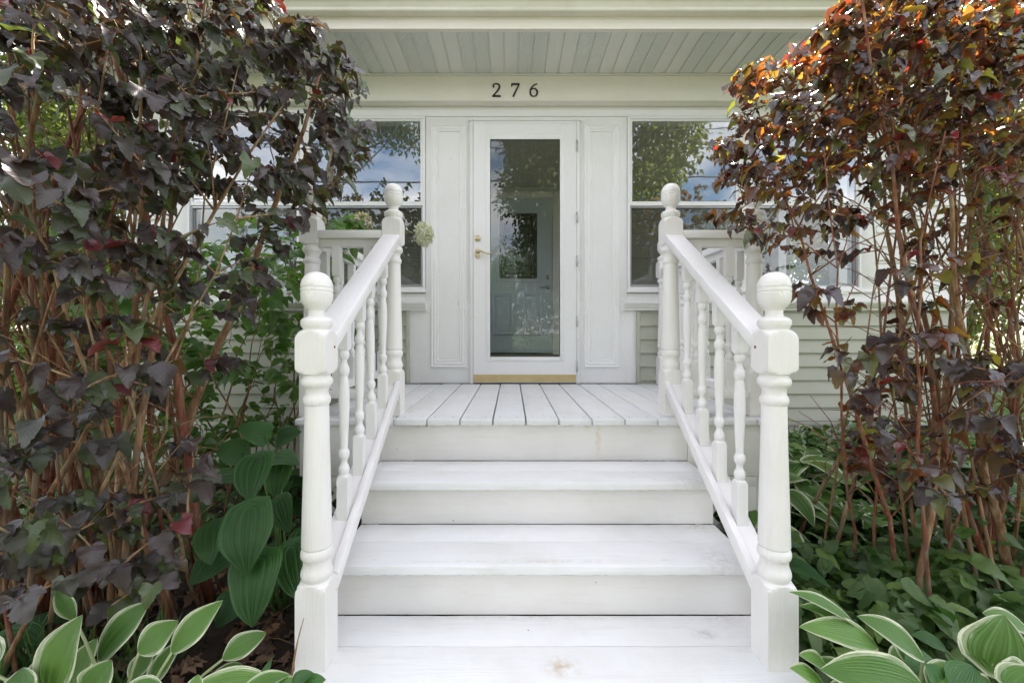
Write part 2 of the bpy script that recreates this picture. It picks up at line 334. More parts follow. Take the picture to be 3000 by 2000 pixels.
def turned(profile, a, nseg=32, cz=0.0):     # turned square stock: round radius clipped by the square blank
    angs = [2 * math.pi * (i + .5) / nseg + (math.pi / 4 - math.pi / nseg) for i in range(nseg)]
    vs_, fs = [], []
    for z, r in profile:
        for th in angs:
            lim = a / max(abs(math.cos(th)), abs(math.sin(th))); rr = min(r, lim); vs_.append((rr * math.cos(th), rr * math.sin(th), z))
    n = nseg; m_ = len(profile)
    for j in range(m_ - 1):
        for i in range(n): fs.append((j * n + i, j * n + (i + 1) % n, (j + 1) * n + (i + 1) % n, (j + 1) * n + i))
    fs.append(tuple(range(n))[::-1]); fs.append(tuple(range((m_ - 1) * n, m_ * n)))
    me = bpy.data.meshes.new('turned'); me.from_pydata(vs_, [], fs); me.update(); smooth_by_angle(me, 28); return me
class Acc:                                    # collects tubes and leaves, builds one mesh
    def __init__(s): s.v = []; s.f = []; s.n = 0; s.uv = []; s.r = []
    def tube(s, pts, rad, n=6, rnd=.5, cap=True):
        pts = [Vector(p) for p in pts]; m_ = len(pts); base = s.n; up = Vector((.13, .37, .92))
        vs_ = []
        for i, p in enumerate(pts):
            d = (pts[min(i + 1, m_ - 1)] - pts[max(i - 1, 0)]); d = d.normalized() if d.length > 1e-9 else Vector((0, 0, 1))
            x = d.cross(up);
            if x.length < .05: x = d.cross(Vector((1, 0, 0)))
            x.normalize(); y = d.cross(x); r = rad[i] if hasattr(rad, '__len__') else rad
            for k in range(n):
                a_ = 2 * math.pi * k / n; q = p + (x * math.cos(a_) + y * math.sin(a_)) * r; vs_.append((q.x, q.y, q.z))
        s.v.append(np.array(vs_)); s.uv.append(np.zeros((len(vs_), 2)) + .5); s.r.append(np.full(len(vs_), rnd))
        for i in range(m_ - 1):
            for k in range(n): s.f.append((base + i * n + k, base + i * n + (k + 1) % n, base + (i + 1) * n + (k + 1) % n, base + (i + 1) * n + k))
        if cap: s.f.append(tuple(base + (m_ - 1) * n + k for k in range(n))); s.f.append(tuple(base + k for k in range(n))[::-1])
        s.n += len(vs_)
    def add(s, V, Fs, UV, rnd):
        s.v.append(V); s.uv.append(UV); s.r.append(np.full(len(V), rnd))
        b_ = s.n; s.f.extend([tuple(b_ + i for i in f) for f in Fs]); s.n += len(V)
    def mesh(s, name='mesh', smooth=True):
        me = bpy.data.meshes.new(name)
        V = np.concatenate(s.v); me.from_pydata(V.tolist(), [], s.f)
        UV = np.concatenate(s.uv); Rn = np.concatenate(s.r)
        lay = me.uv_layers.new(name='UVMap'); idx = np.zeros(len(me.loops), dtype=np.int32); me.loops.foreach_get('vertex_index', idx)
        lay.data.foreach_set('uv', UV[idx].astype(np.float32).ravel())
        at_ = me.attributes.new('rnd', 'FLOAT', 'POINT'); at_.data.foreach_set('value', Rn.astype(np.float32))
        if smooth: me.polygons.foreach_set('use_smooth', [True] * len(me.polygons))
        me.update(); return me

# leaf templates -------------------------------------------------------------
def leaf_template(half, mids, rng, fold=.25, bend=.3, wave=.05, rnd=.5):
    """half: outline points of one side from base to tip, mids: y values on the midrib"""
    V = [(0, y) for y in mids]; L = len(mids); n = len(half)
    V += [(x, y) for x, y in half] + [(-x, y) for x, y in half]
    Fs = []
    tip = L - 1
    for side in (0, 1):
        o_ = L + side * n; j = 0
        for i in range(n - 1):
            # advance the midrib index with the outline
            while j < L - 2 and half[i][1] > mids[j + 1] - .02:
                f = (j, j + 1, o_ + i); Fs.append(f if side else f[::-1]); j += 1
            f = (j, o_ + i + 1, o_ + i); Fs.append(f if side else f[::-1])
        while j < L - 1:
            f = (j, j + 1, o_ + n - 1); Fs.append(f if side else f[::-1]); j += 1
    P = np.array(V, dtype=float); x, y = P[:, 0], P[:, 1]
    ph = rng.random() * 6.28
    x2 = x * (1 + .08 * math.sin(ph)) + .04 * math.sin(ph) * y * y
    z = fold * np.abs(x) * (1 + .4 * np.sin(5 * y + ph)) - bend * y * y + wave * np.sin(9 * y + ph) * np.abs(x) * 2 + wave * np.sin(11 * x + 3 * ph)
    out = np.stack([x2, y, z], 1); UV = np.stack([x * .9 + .5, y], 1)
    return out, Fs, UV, rnd
NINE = [(.02, 0), (.17, -.07), (.32, -.01), (.41, .10), (.43, .17), (.48, .23), (.48, .31), (.52, .38), (.47, .45), (.45, .52), (.38, .55), (.34, .58), (.35, .66), (.30, .72), (.28, .79), (.19, .84), (.15, .91), (.02, 1.0)]
OVAL = [(.02, 0), (.14, .06), (.26, .2), (.31, .38), (.28, .56), (.19, .76), (.09, .9), (.01, 1.0)]
OAK = [(.02, 0), (.05, .12), (.17, .18), (.10, .27), (.30, .38), (.14, .47), (.34, .62), (.15, .68), (.22, .84), (.08, .86), (.02, 1)]
DIAM = [(.02, 0), (.3, .45), (.02, 1)]
def templates(outline, mids, k, seed, **kw):
    rng = random.Random(seed)
    return [leaf_template([(x * rng.uniform(.92, 1.08), y + rng.uniform(-.012, .012)) for x, y in outline], mids, rng,
                          fold=rng.uniform(*kw.get('fold', (.1, .5))), bend=rng.uniform(*kw.get('bend', (.05, .55))), wave=kw.get('wave', .06), rnd=(i + .5) / k) for i in range(k)]
T_NINE = templates(NINE, [0, .25, .5, .75, 1], 36, 3, fold=(-.25, .75), bend=(.1, 1.0), wave=.075)
T_OVAL = templates(OVAL, [0, .35, .7, 1], 16, 4, fold=(.1, .5))
T_OAK = templates(OAK, [0, .35, .7, 1], 10, 5, fold=(-.3, .6), wave=.12)
T_DIAM = templates(DIAM, [0, .5, 1], 10, 6, fold=(.1, .5))

def frame(d, n_):
    d = d.normalized(); x = d.cross(n_)
    if x.length < 1e-4: x = d.cross(Vector((1, .2, .1)))
    x.normalize(); z = x.cross(d); return Matrix((x, d, z)).transposed()     # columns x,y(midrib),z(normal)
def build_leaves(leaves, tmpl, mat, parent, nparts=300, name='leaf', stuffname='foliage', inview=True):
    """leaves: (pos, dir, normal, size, template index). the largest in view become parts, the rest one joined mesh"""
    def key(l):
        p = l[0]; D = p.y
        if D < .2: return 0
        u = CX + p.x * F / D; v = CY - (p.z - CAMZ) * F / D
        return l[3] / D if (-20 < u < 3020 and -20 < v < 2020) else 0
    order = sorted(range(len(leaves)), key=lambda i: -key(leaves[i]))
    big = set(order[:nparts]); meshes = {}
    for i in order[:nparts]:
        p, d, n_, s_, ti = leaves[i]
        if ti not in meshes:
            a_ = Acc(); a_.add(*tmpl[ti]); meshes[ti] = a_.mesh('leaf')
        part(name, meshes[ti], mat, parent, p, basis=(frame(d, n_) @ Matrix.Scale(s_, 3)).to_4x4())
    rest = [l for i, l in enumerate(leaves) if i not in big]
    if rest:
        a_ = Acc()
        for p, d, n_, s_, ti in rest:
            V, Fs, UV, r = tmpl[ti]; M = np.array(frame(d, n_)) * s_
            a_.add(V @ M.T + np.array(p), Fs, UV, r)
        part(stuffname, a_.mesh('foliage'), mat, parent, kind='stuff')

# ------------------------------------------------------------------ GROUND
def sheet(x0, x1, y0, y1, z, nx=1, ny=1, amp=0, seed=1):
    rng = random.Random(seed); v = []; f = []
    for j in range(ny + 1):
        for i in range(nx + 1):
            edge = i in (0, nx) or j in (0, ny)
            v.append((x0 + (x1 - x0) * i / nx, y0 + (y1 - y0) * j / ny, z + (0 if edge else rng.uniform(-amp, amp))))
    for j in range(ny):
        for i in range(nx): a_ = j * (nx + 1) + i; f.append((a_, a_ + 1, a_ + nx + 2, a_ + nx + 1))
    me = bpy.data.meshes.new('sheet'); me.from_pydata(v, [], f); me.polygons.foreach_set('use_smooth', [True] * len(f)); return me
top('ground', sheet(-900, 900, -900, 900, -.03), 'lawn', None, None, 'structure')
top('garden_bed', sheet(-4.6, 5.0, .55, 3.6, 0.0, 60, 26, .014), 'soil', None, None, 'structure')
top('path', box(-.55, .77, -6.0, 1.0, -.06, .012, .01), 'concrete', None, None, 'structure')
top('pavement', box(-60, 60, -7.4, -6.03, -.06, .0, .01), 'concrete', None, None, 'structure')
top('road', sheet(-200, 200, -15.5, -8.6, -.022), 'asphalt', None, None, 'structure')

# ------------------------------------------------------------------ HOUSE
WY = 3.307                                     # wall face
house = thing('house', 'white and sage sided house front with an enclosed entry behind the steps', 'house', (.1, WY, 0))
H = lambda name, me, mat, **k: part(name, me, mat, house, **k)
# structural shell behind the cladding (butts the window frames)
XL, XR = -3.0, 3.55
T1, T2 = WY + .012, WY + .11
def wall(x0, x1, z0, z1, mat='paint_trim', y0=T1): return H('wall', box(x0, x1, y0, T2, z0, z1, 0), mat)
wall(XL, -.80, .05, 1.395); wall(.985, XR, .05, 1.395)
wall(XL, -2.655, 1.3952, 3.10); wall(2.868, XR, 1.3952, 3.10)
wall(-2.6548, 2.8678, 2.862, 3.10)
# unseen side walls with openings added to brighten the entry, inner rooms
for xw in (XL, XR - .1):
    H('wall', box(xw, xw + .1, T2 + .002, 5.58, .05, 1.45, 0), 'paint_siding_sage'); H('wall', box(xw, xw + .1, T2 + .002, 5.58, 2.86, 3.10, 0), 'paint_siding_sage')
    for ya_, yb_ in ((T2 + .002, T2 + .15), (4.42, 4.56), (5.42, 5.58)): H('wall', box(xw, xw + .1, ya_, yb_, 1.4502, 2.8598, 0), 'paint_siding_white')
H('floor', box(XL + .102, XR - .102, T2 + .003, 5.55, .80, .88, 0), 'floor_wood')
H('ceiling', box(XL, XR, T1, 5.58, 3.105, 3.14, 0), 'paint_inner_wall')
# inner wall of the entry, lap boards
H('inner_wall', box(XL + .102, XR - .102, 5.585, 5.70, .88, 3.10, 0), 'paint_inner_wall')
zz = .88
while zz < 3.05:
    for (xa, xb) in ((XL + .11, -.46), (.64, XR - .11)):
        H('siding_board', prism_x([(5.584, zz), (5.568, zz), (5.578, zz + .158), (5.584, zz + .158)], xa, xb), 'paint_siding_sage')
    zz += .16
# unseen main body of the house, height and width set to shade the left shrub
H('wall', box(-4.6, 3.3, 5.72, 13, 0, 7.9, 0), 'paint_siding_sage')
bm = bmesh.new()
q = [bm.verts.new(c) for c in ((-4.9, 5.4, 7.75), (3.6, 5.4, 7.75), (3.6, 13.3, 7.75), (-4.9, 13.3, 7.75), (-4.9, 9.4, 10.4), (3.6, 9.4, 10.4))]
for f in ((0, 1, 5, 4), (2, 3, 4, 5), (0, 4, 3), (1, 2, 5), (3, 2, 1, 0)): bm.faces.new([q[i] for i in f])
H('roof', bm_mesh(bm), 'roof_shingle')

# lap siding under the windows (4 inch courses) and white siding at the ends
def siding(x0, x1, z0, z1, mat, pitch=.107, y=WY):
    z = z0
    while z < z1 - .01:
        h = min(pitch, z1 - z)
        H('siding_board', prism_x([(y + .0115, z), (y - .012, z), (y - .0135, z + .004), (y + .002, z + h - .004), (y + .002, z + h), (y + .0115, z + h)], x0, x1), mat); z += pitch
siding(1.012, XR - .06, .467, 1.334, 'paint_siding_sage'); siding(XL + .06, -.828, .467, 1.334, 'paint_siding_sage')
siding(2.87, XR - .06, 1.41, 2.93, 'paint_siding_white'); siding(XL + .06, -2.66, 1.41, 2.93, 'paint_siding_white')
for xa, xb in ((.983, 1.012), (-.828, -.800)): H('siding_channel', box(xa, xb, WY - .016, WY + .0105, .77, 1.33, .002), 'paint_siding_sage')
for xa, xb in ((XR - .06, XR + .015), (XL - .015, XL + .06)): H('corner_board', box(xa, xb, WY - .02, WY + .0105, .45, 2.935, .003), 'paint_trim')
# slatted skirting below the siding
for (xa, xb) in ((XL + .02, -.83), (1.25, XR - .02)):
    H('skirt_rail', box(xa, xb, WY - .012, WY + .010, .43, .464, .002), 'paint_siding_sage')
    H('skirt_gap_shade', box(xa, xb, WY + .0105, WY + .0116, .0, .43, 0), 'dark_gap')  # near-black sheet standing for the shade in the slots between slats
    x = xa
    sl = box(0, .0425, WY - .006, WY + .009, .0, .428, .0015, 1)
    while x < xb - .04:
        H('skirt_slat', sl, 'paint_siding_sage', loc=(x, 0, 0)); x += .049

# centre surround (flat white boards) with raised panels
DX0, DX1, DZ0, DZ1 = -.296, .508, .772, 2.797
H('door_surround', box(-.800, DX0 - .028, WY, T2, .765, 1.405, .002), 'paint_trim')
H('door_surround', box(-.676, DX0 - .028, WY, T2, 1.4055, 2.86, .002), 'paint_trim')
H('door_surround', box(DX1 + .028, .983, WY, T2, .765, 1.405, .002), 'paint_trim')
H('door_surround', box(DX1 + .028, .912, WY, T2, 1.4055, 2.86, .002), 'paint_trim')
H('door_header', box(DX0 - .0275, DX1 + .0275, WY, T2, DZ1 + .022, 2.86, .001), 'paint_trim')
H('header_board', box(XL - .01, XR + .01, WY - .006, WY + .0105, 2.862, 2.938, .002), 'paint_trim')
def wall_panel(x0, x1, z0, z1):
    """mitred moulding frame with a raised field"""
    bm = bmesh.new(); prof = [(0, 0), (.002, .012), (.010, .016), (.018, .010), (.024, .012), (.034, .014), (.046, .008), (.054, .012), (.060, .004)]
    rings = []
    for i, (ins, h) in enumerate(prof):
        rings.append([bm.verts.new(c) for c in ((x0 + ins, WY - h - .0005, z0 + ins), (x1 - ins, WY - h - .0005, z0 + ins), (x1 - ins, WY - h - .0005, z1 - ins), (x0 + ins, WY - h - .0005, z1 - ins))])
    for a_, b_ in zip(rings, rings[1:]):
        for k in range(4): bm.faces.new((a_[k], a_[(k + 1) % 4], b_[(k + 1) % 4], b_[k]))
    bm.faces.new(rings[-1])
    p = H('wall_panel', bm_mesh(bm), 'paint_trim')
wall_panel(-.634, -.350, .888, 2.797); wall_panel(.570, .852, .888, 2.797)
# door frame
for xa, xb in ((DX0 - .027, DX0 - .002), (DX1 + .002, DX1 + .027)):
    H('door_jamb', box(xa, xb, WY - .022, T2, .765, DZ1 + .021, .003), 'paint_trim')
H('door_jamb', box(DX0 - .0015, DX1 + .0015, WY - .022, T2, DZ1 + .003, DZ1 + .021, .003), 'paint_trim')
H('drip_cap', box(DX0 - .04, DX1 + .04, WY - .028, WY - .001, DZ1 + .022, DZ1 + .029, .001), 'paint_trim')
H('threshold', box(DX0 - .001, DX1 + .001, WY - .015, T2 + .3, .72, .771, .002), 'black_metal')

# storm door
GX0, GX1, GZ0, GZ1 = -.169, .384, .970, 2.674
bm = bmesh.new()
ya, yb = WY - .028, WY + .012
for (xa, xb, za, zb) in ((DX0, GX0 - .012, DZ0, DZ1), (GX1 + .012, DX1, DZ0, DZ1), (GX0 - .0119, GX1 + .0119, DZ0, GZ0 - .012), (GX0 - .0119, GX1 + .0119, GZ1 + .012, DZ1)):
    add_box(bm, xa, xb, ya, yb, za, zb, .0015, 1)
door = H('storm_door', bm_mesh(bm), 'vinyl_white', label='white storm door with a full length glass pane')
S = lambda name, me, mat, **k: part(name, me, mat, door, **k)
bm = bmesh.new()
for w_, hh in ((.030, .004), (.012, .010)):
    pass
for (xa, xb, za, zb) in ((GX0 - .03, GX0 + .004, GZ0 - .03, GZ1 + .03), (GX1 - .004, GX1 + .03, GZ0 - .03, GZ1 + .03), (GX0 + .0041, GX1 - .0041, GZ0 - .03, GZ0 + .004), (GX0 + .0041, GX1 - .0041, GZ1 - .004, GZ1 + .03)):
    add_box(bm, xa, xb, ya - .005, ya + .004, za, zb, .0025, 2)
S('glazing_bead', bm_mesh(bm, smooth=True), 'vinyl_white')
bm = bmesh.new()
for (xa, xb, za, zb) in ((GX0 + .0042, GX0 + .008, GZ0 + .0042, GZ1 - .0042), (GX1 - .008, GX1 - .0042, GZ0 + .0042, GZ1 - .0042), (GX0 + .0081, GX1 - .0081, GZ0 + .0042, GZ0 + .008), (GX0 + .0081, GX1 - .0081, GZ1 - .008, GZ1 - .0042)):
    add_box(bm, xa, xb, ya - .001, ya + .01, za, zb)
S('gasket', bm_mesh(bm), 'black_metal')
S('glass_pane', box(GX0 - .006, GX1 + .006, ya + .010, ya + .012, GZ0 - .006, GZ1 + .006, 0), 'door_glass')
S('kick_plate', box(DX0 + .003, DX1 - .003, ya - .004, ya - .0002, .777, .836, .0008, 1), 'brass', label='polished brass kick plate')
S('door_sweep', box(DX0 + .003, DX1 - .003, ya + .004, yb - .002, .7715, .7765, 0), 'black_metal')
for zc in (2.62, 2.06, 1.80 - .08, 1.27 - .02, .90):
    a_ = Acc()
    a_.tube([(DX1 + .004, ya - .006, zc - .042), (DX1 + .004, ya - .006, zc + .042)], .0065, 10)
    for q_ in (-.028, -.014, 0, .014, .028): a_.tube([(DX1 + .004, ya - .006, zc + q_ - .001), (DX1 + .004, ya - .006, zc + q_ + .001)], .0074, 10)
    S('hinge', a_.mesh(), 'aluminium')
# lever handle and deadbolt
hx = -.262
def disc(cx, cz, y0, y1, prof, n=24, sxz=(1, 1)):
    vs_, fs = [], []
    for t_, r in prof:
        for i in range(n):
            a_ = 2 * math.pi * i / n; vs_.append((cx + r * math.cos(a_) * sxz[0], y0 + (y1 - y0) * t_, cz + r * math.sin(a_) * sxz[1]))
    for j in range(len(prof) - 1):
        for i in range(n): fs.append((j * n + i, j * n + (i + 1) % n, (j + 1) * n + (i + 1) % n, (j + 1) * n + i))
    fs.append(tuple(range((len(prof) - 1) * n, len(prof) * n))); me = bpy.data.meshes.new('disc'); me.from_pydata(vs_, [], fs); bm = bmesh.new(); bm.from_mesh(me); return bm_mesh(bm, smooth=True)
db = S('deadbolt', disc(hx, 1.898, ya, ya - .02, [(0, .026), (.4, .025), (.6, .021), (.8, .013), (1, .012)]), 'aged_brass')
S('escutcheon', disc(hx, 1.783, ya, ya - .012, [(0, .022), (.5, .0215), (1, .016)], sxz=(1, 2.0)), 'aged_brass')
a_ = Acc(); a_.tube([(hx, ya - .005, 1.792), (hx, ya - .04, 1.792)], [.016, .010], 12)
a_.tube([(hx, ya - .04, 1.792), (hx + .03, ya - .043, 1.789), (hx + .06, ya - .042, 1.777), (hx + .085, ya - .040, 1.772), (hx + .11, ya - .038, 1.776)], [.009, .008, .007, .0065, .006], 10)
S('handle', a_.mesh(), 'aged_brass')

# inner door
IY = 5.54
bm = bmesh.new(); ix0, ix1, iz0, iz1 = -.37, .545, .905, 2.935
LX0, LX1, LZ0, LZ1 = -.165, .350, 1.867, 2.75
for (xa, xb, za, zb) in ((ix0, LX0, iz0, iz1), (LX1, ix1, iz0, iz1), (LX0 + .0001, LX1 - .0001, iz0, LZ0), (LX0 + .0001, LX1 - .0001, LZ1, iz1)): add_box(bm, xa, xb, IY, IY + .045, za, zb)
idoor = H('entry_door', bm_mesh(bm), 'paint_inner_door', label='grey inner door with a leaded glass light, seen through the storm door')
Dp = lambda name, me, mat, **k: part(name, me, mat, idoor, **k)
for (xa, xb) in ((-.25, .03), (.155, .40)):
    bm = bmesh.new(); rings = []
    for ins, h in ((0, 0.0005), (.014, .016), (.028, .018), (.040, .004), (.065, .016)):
        rings.append([bm.verts.new(c) for c in ((xa + ins, IY - h, 1.13 + ins), (xb - ins, IY - h, 1.13 + ins), (xb - ins, IY - h, 1.68 - ins), (xa + ins, IY - h, 1.68 - ins))])
    for r1, r2 in zip(rings, rings[1:]):
        for k in range(4): bm.faces.new((r1[k], r1[(k + 1) % 4], r2[(k + 1) % 4], r2[k]))
    bm.faces.new(rings[-1]); Dp('door_panel', bm_mesh(bm), 'paint_inner_door')
bm = bmesh.new()
for (xa, xb, za, zb) in ((LX0 - .035, LX0 + .01, LZ0 - .035, LZ1 + .035), (LX1 - .01, LX1 + .035, LZ0 - .035, LZ1 + .035), (LX0 + .0101, LX1 - .0101, LZ0 - .035, LZ0 + .01), (LX0 + .0101, LX1 - .0101, LZ1 - .01, LZ1 + .035)):
    add_box(bm, xa, xb, IY - .014, IY + .02, za, zb, .004, 2)
Dp('glass_frame', bm_mesh(bm, smooth=True), 'paint_inner_door')
Dp('glass_pane', box(LX0, LX1, IY + .014, IY + .02, LZ0, LZ1, 0), 'leaded_glass')
a_ = Acc(); yc = IY + .006
def came(pts, r=.005): a_.tube([(x, yc, z) for x, z in pts], r, 6)
for ins in (.035, .085):
    xa, xb, za, zb = LX0 + ins, LX1 - ins, LZ0 + ins, LZ1 - ins
    came([(xa, LZ0), (xa, LZ1)], .004); came([(xb, LZ0), (xb, LZ1)], .004); came([(LX0, za), (LX1, za)], .004); came([(LX0, zb), (LX1, zb)], .004)
mxc = (LX0 + LX1) / 2; zc = 2.14
for s_ in (-1, 1):
    for k, (w_, h_) in enumerate(((.13, .09), (.11, .05), (.09, .02))):
        came([(mxc, zc + .10), (mxc + s_ * w_ * .5, zc + .13 + h_ * .3), (mxc + s_ * w_, zc + .10 + h_), (mxc + s_ * w_ * .8, zc + .07 + h_ * .6), (mxc, zc + .06)], .006)
    came([(mxc, zc + .12), (mxc + s_ * .05, zc + .02), (mxc + s_ * .03, zc - .06), (mxc - s_ * .02, zc - .10), (mxc, zc - .19)], .007)
    came([(mxc, zc - .04), (mxc + s_ * .06, zc - .09), (mxc + s_ * .03, zc - .13), (mxc, zc - .20)], .006)
    came([(mxc + s_ * .06, zc - .09), (mxc + s_ * .17, zc - .09)], .004)
came([(mxc, LZ0), (mxc, zc - .19)], .004); came([(mxc, zc + .12), (mxc, LZ1)], .004)
Dp('lead_came', a_.mesh(), 'lead_came')
Dp('deadbolt', disc(.482, 1.90, IY, IY - .02, [(0, .03), (.4, .029), (.6, .022), (1, .012)]), 'satin_nickel')
a_ = Acc(); a_.tube([(.482, IY, 1.765), (.482, IY - .012, 1.765)], .026, 14); a_.tube([(.482, IY - .01, 1.765), (.482, IY - .045, 1.765)], .009, 10)
a_.tube([(.485, IY - .045, 1.765), (.44, IY - .048, 1.77), (.40, IY - .046, 1.762), (.375, IY - .044, 1.758)], [.01, .008, .007, .006], 10)
Dp('handle', a_.mesh(), 'satin_nickel')
for xa, xb in ((-.455, -.372), (.547, .635)): H('door_casing', box(xa, xb, IY - .02, IY + .045, .885, 3.02, .004), 'paint_trim')
H('door_casing', box(-.371, .546, IY - .02, IY + .045, 2.94, 3.02, .004), 'paint_trim')
H('door_sill', box(-.37, .545, IY - .06, IY + .045, .881, .903, .002), 'dark_gap')

# windows
def window(x0, x1):
    z0, z1 = 1.500, 2.857; y0 = WY - .014
    bm = bmesh.new(); fw = .018
    for (xa, xb, za, zb) in ((x0, x0 + fw, z0, z1), (x1 - fw, x1, z0, z1), (x0 + fw + .0001, x1 - fw - .0001, z0, z0 + .02), (x0 + fw + .0001, x1 - fw - .0001, z1 - fw, z1)):
        add_box(bm, xa, xb, y0, T2, za, zb, .002, 1)
    wdw = H('window', bm_mesh(bm), 'vinyl_white')
    Wp = lambda name, me, mat, **k: part(name, me, mat, wdw, **k)
    i0, i1 = x0 + fw + .001, x1 - fw - .001; sw = .018
    for name_, (za, zb, yy) in (('upper_sash', (2.160, z1 - fw - .001, y0 + .008)), ('lower_sash', (z0 + .021, 2.178, y0 + .030))):
        bm = bmesh.new(); bt = .033 if name_ == 'upper_sash' else .022
        for (xa, xb, zc_, zd) in ((i0, i0 + sw, za, zb), (i1 - sw, i1, za, zb), (i0 + sw + .0001, i1 - sw - .0001, za, za + bt), (i0 + sw + .0001, i1 - sw - .0001, zb - .012, zb)):
            add_box(bm, xa, xb, yy, yy + .02, zc_, zd, .0015, 1)
        Wp(name_, bm_mesh(bm), 'vinyl_white')
        Wp('glass_pane', box(i0 + sw - .004, i1 - sw + .004, yy + .009, yy + .011, za + .01, zb - .008, 0), 'window_glass')
    me = bpy.data.meshes.new('screen'); sc = [(i0 + .004, y0 + .022, z0 + .024), (i1 - .004, y0 + .022, z0 + .024), (i1 - .004, y0 + .022, 2.158), (i0 + .004, y0 + .022, 2.158)]
    me.from_pydata(sc, [], [(0, 1, 2, 3)]); Wp('insect_screen', me, 'insect_screen')
    bm = bmesh.new()
    for (xa, xb, za, zb) in ((i0 + .0005, i0 + .010, z0 + .0215, 2.155), (i1 - .010, i1 - .0005, z0 + .0215, 2.155), (i0 + .0101, i1 - .0101, z0 + .0215, z0 + .031), (i0 + .0101, i1 - .0101, 2.146, 2.155)):
        add_box(bm, xa, xb, y0 + .016, y0 + .025, za, zb, .001, 1)
    Wp('screen_frame', bm_mesh(bm), 'aluminium')
    # projecting casing strip beside the opening
for x0, x1 in ((.914, 1.806), (1.870, 2.750), (-1.600, -.678), (-2.545, -1.664)): window(x0, x1)
for x0, x1 in ((1.807, 1.869), (2.751, 2.867), (-1.663, -1.601), (-2.654, -2.546)):
    H('mullion', box(x0, x1, WY - .010, T2, 1.47, 2.861, .002), 'paint_trim')
for x0, x1 in ((.914, 2.867), (-2.654, -.678)):
    H('window_apron', box(x0, x1, WY + .001, T2, 1.397, 1.469, .001), 'paint_trim')
    H('window_sill', box(x0 - .01, x1 + .01, WY - .03, WY - .0005, 1.478, 1.499, .003), 'paint_trim')
# moulded ledge below the windows
for x0, x1 in ((.88, XR + .03), (XL - .03, -.668)):
    pr = [(WY - .001, 1.335), (WY - .018, 1.335), (WY - .022, 1.352), (WY - .036, 1.362), (WY - .048, 1.378), (WY - .050, 1.388), (WY - .066, 1.389), (WY - .068, 1.404), (WY - .06, 1.408), (WY - .001, 1.412)]
    H('ledge', prism_x(pr, x0, x1), 'paint_trim')

# frieze, soffit, fascia, gutter, roof
FX0, FX1 = XL - .3, XR + .3; FY = 3.228
H('frieze_board', box(FX0 + .1, FX1 - .1, FY, WY + .0105, 2.9385, 3.146, .002), 'paint_cream')
H('frieze_lip', box(FX0 + .1, FX1 - .1, FY - .008, FY - .0005, 2.9385, 2.952, .002), 'paint_cream')
H('soffit_channel', box(FX0 + .1, FX1 - .1, FY - .016, FY - .0005, 3.134, 3.1435, .001), 'paint_soffit')
p = .102; x = FX0; i = 0
x = -.05 - math.floor((-.05 - FX0) / p) * p
prof_n = box(.0015, p - .010, 2.772, FY - .001, 3.1445, 3.150, .0012, 1)
prof_v = box(.0015, p - .010, 2.772, FY - .001, 3.1445, 3.150, .0012, 1)
while x + p < FX1 + .01:
    v_ = (i % 4) in (0, 1)
    H('soffit_panel', prof_v if v_ else prof_n, 'paint_soffit_vented' if v_ else 'paint_soffit', loc=(x, 0, 0)); x += p; i += 1
H('soffit_backing', box(FX0, FX1, 2.772, WY, 3.1515, 3.165, 0), 'paint_soffit')
H('fascia_board', box(FX0, FX1, 2.745, 2.770, 3.140, 3.30, .002), 'paint_cream')
H('fascia_lip', box(FX0, FX1, 2.737, 2.7445, 3.140, 3.150, .001), 'paint_cream')
g = [(2.744, 3.226), (2.70, 3.222), (2.690, 3.219), (2.684, 3.224), (2.682, 3.240), (2.666, 3.262), (2.645, 3.275), (2.628, 3.290), (2.622, 3.318), (2.624, 3.334), (2.634, 3.336), (2.636, 3.328), (2.700, 3.24), (2.744, 3.24)]
H('gutter', prism_x(g, FX0 - .02, FX1 + .02), 'paint_gutter')
bm = bmesh.new(); q = [bm.verts.new(c) for c in ((FX0, 2.66, 3.315), (FX1, 2.66, 3.315), (FX1, 5.71, 4.30), (FX0, 5.71, 4.30), (FX0, 2.66, 3.335), (FX1, 2.66, 3.335), (FX1, 5.71, 4.33), (FX0, 5.71, 4.33))]
for f in ((0, 1, 2, 3), (7, 6, 5, 4), (0, 4, 5, 1), (1, 5, 6, 2), (2, 6, 7, 3), (3, 7, 4, 0)): bm.faces.new([q[k] for k in f])
H('roof', bm_mesh(bm), 'roof_shingle')
for xg in (FX0 + .02, FX1 - .04):
    bm = bmesh.new(); q = [bm.verts.new(c) for c in ((xg, 2.78, 3.17), (xg, 5.70, 3.17), (xg, 5.70, 4.29), (xg, 2.78, 3.34), (xg + .02, 2.78, 3.17), (xg + .02, 5.70, 3.17), (xg + .02, 5.70, 4.29), (xg + .02, 2.78, 3.34))]
    for f in ((0, 1, 2, 3), (7, 6, 5, 4), (0, 4, 5, 1), (1, 5, 6, 2), (2, 6, 7, 3), (3, 7, 4, 0)): bm.faces.new([q[k] for k in f])
    H('gable_board', bm_mesh(bm), 'paint_cream')

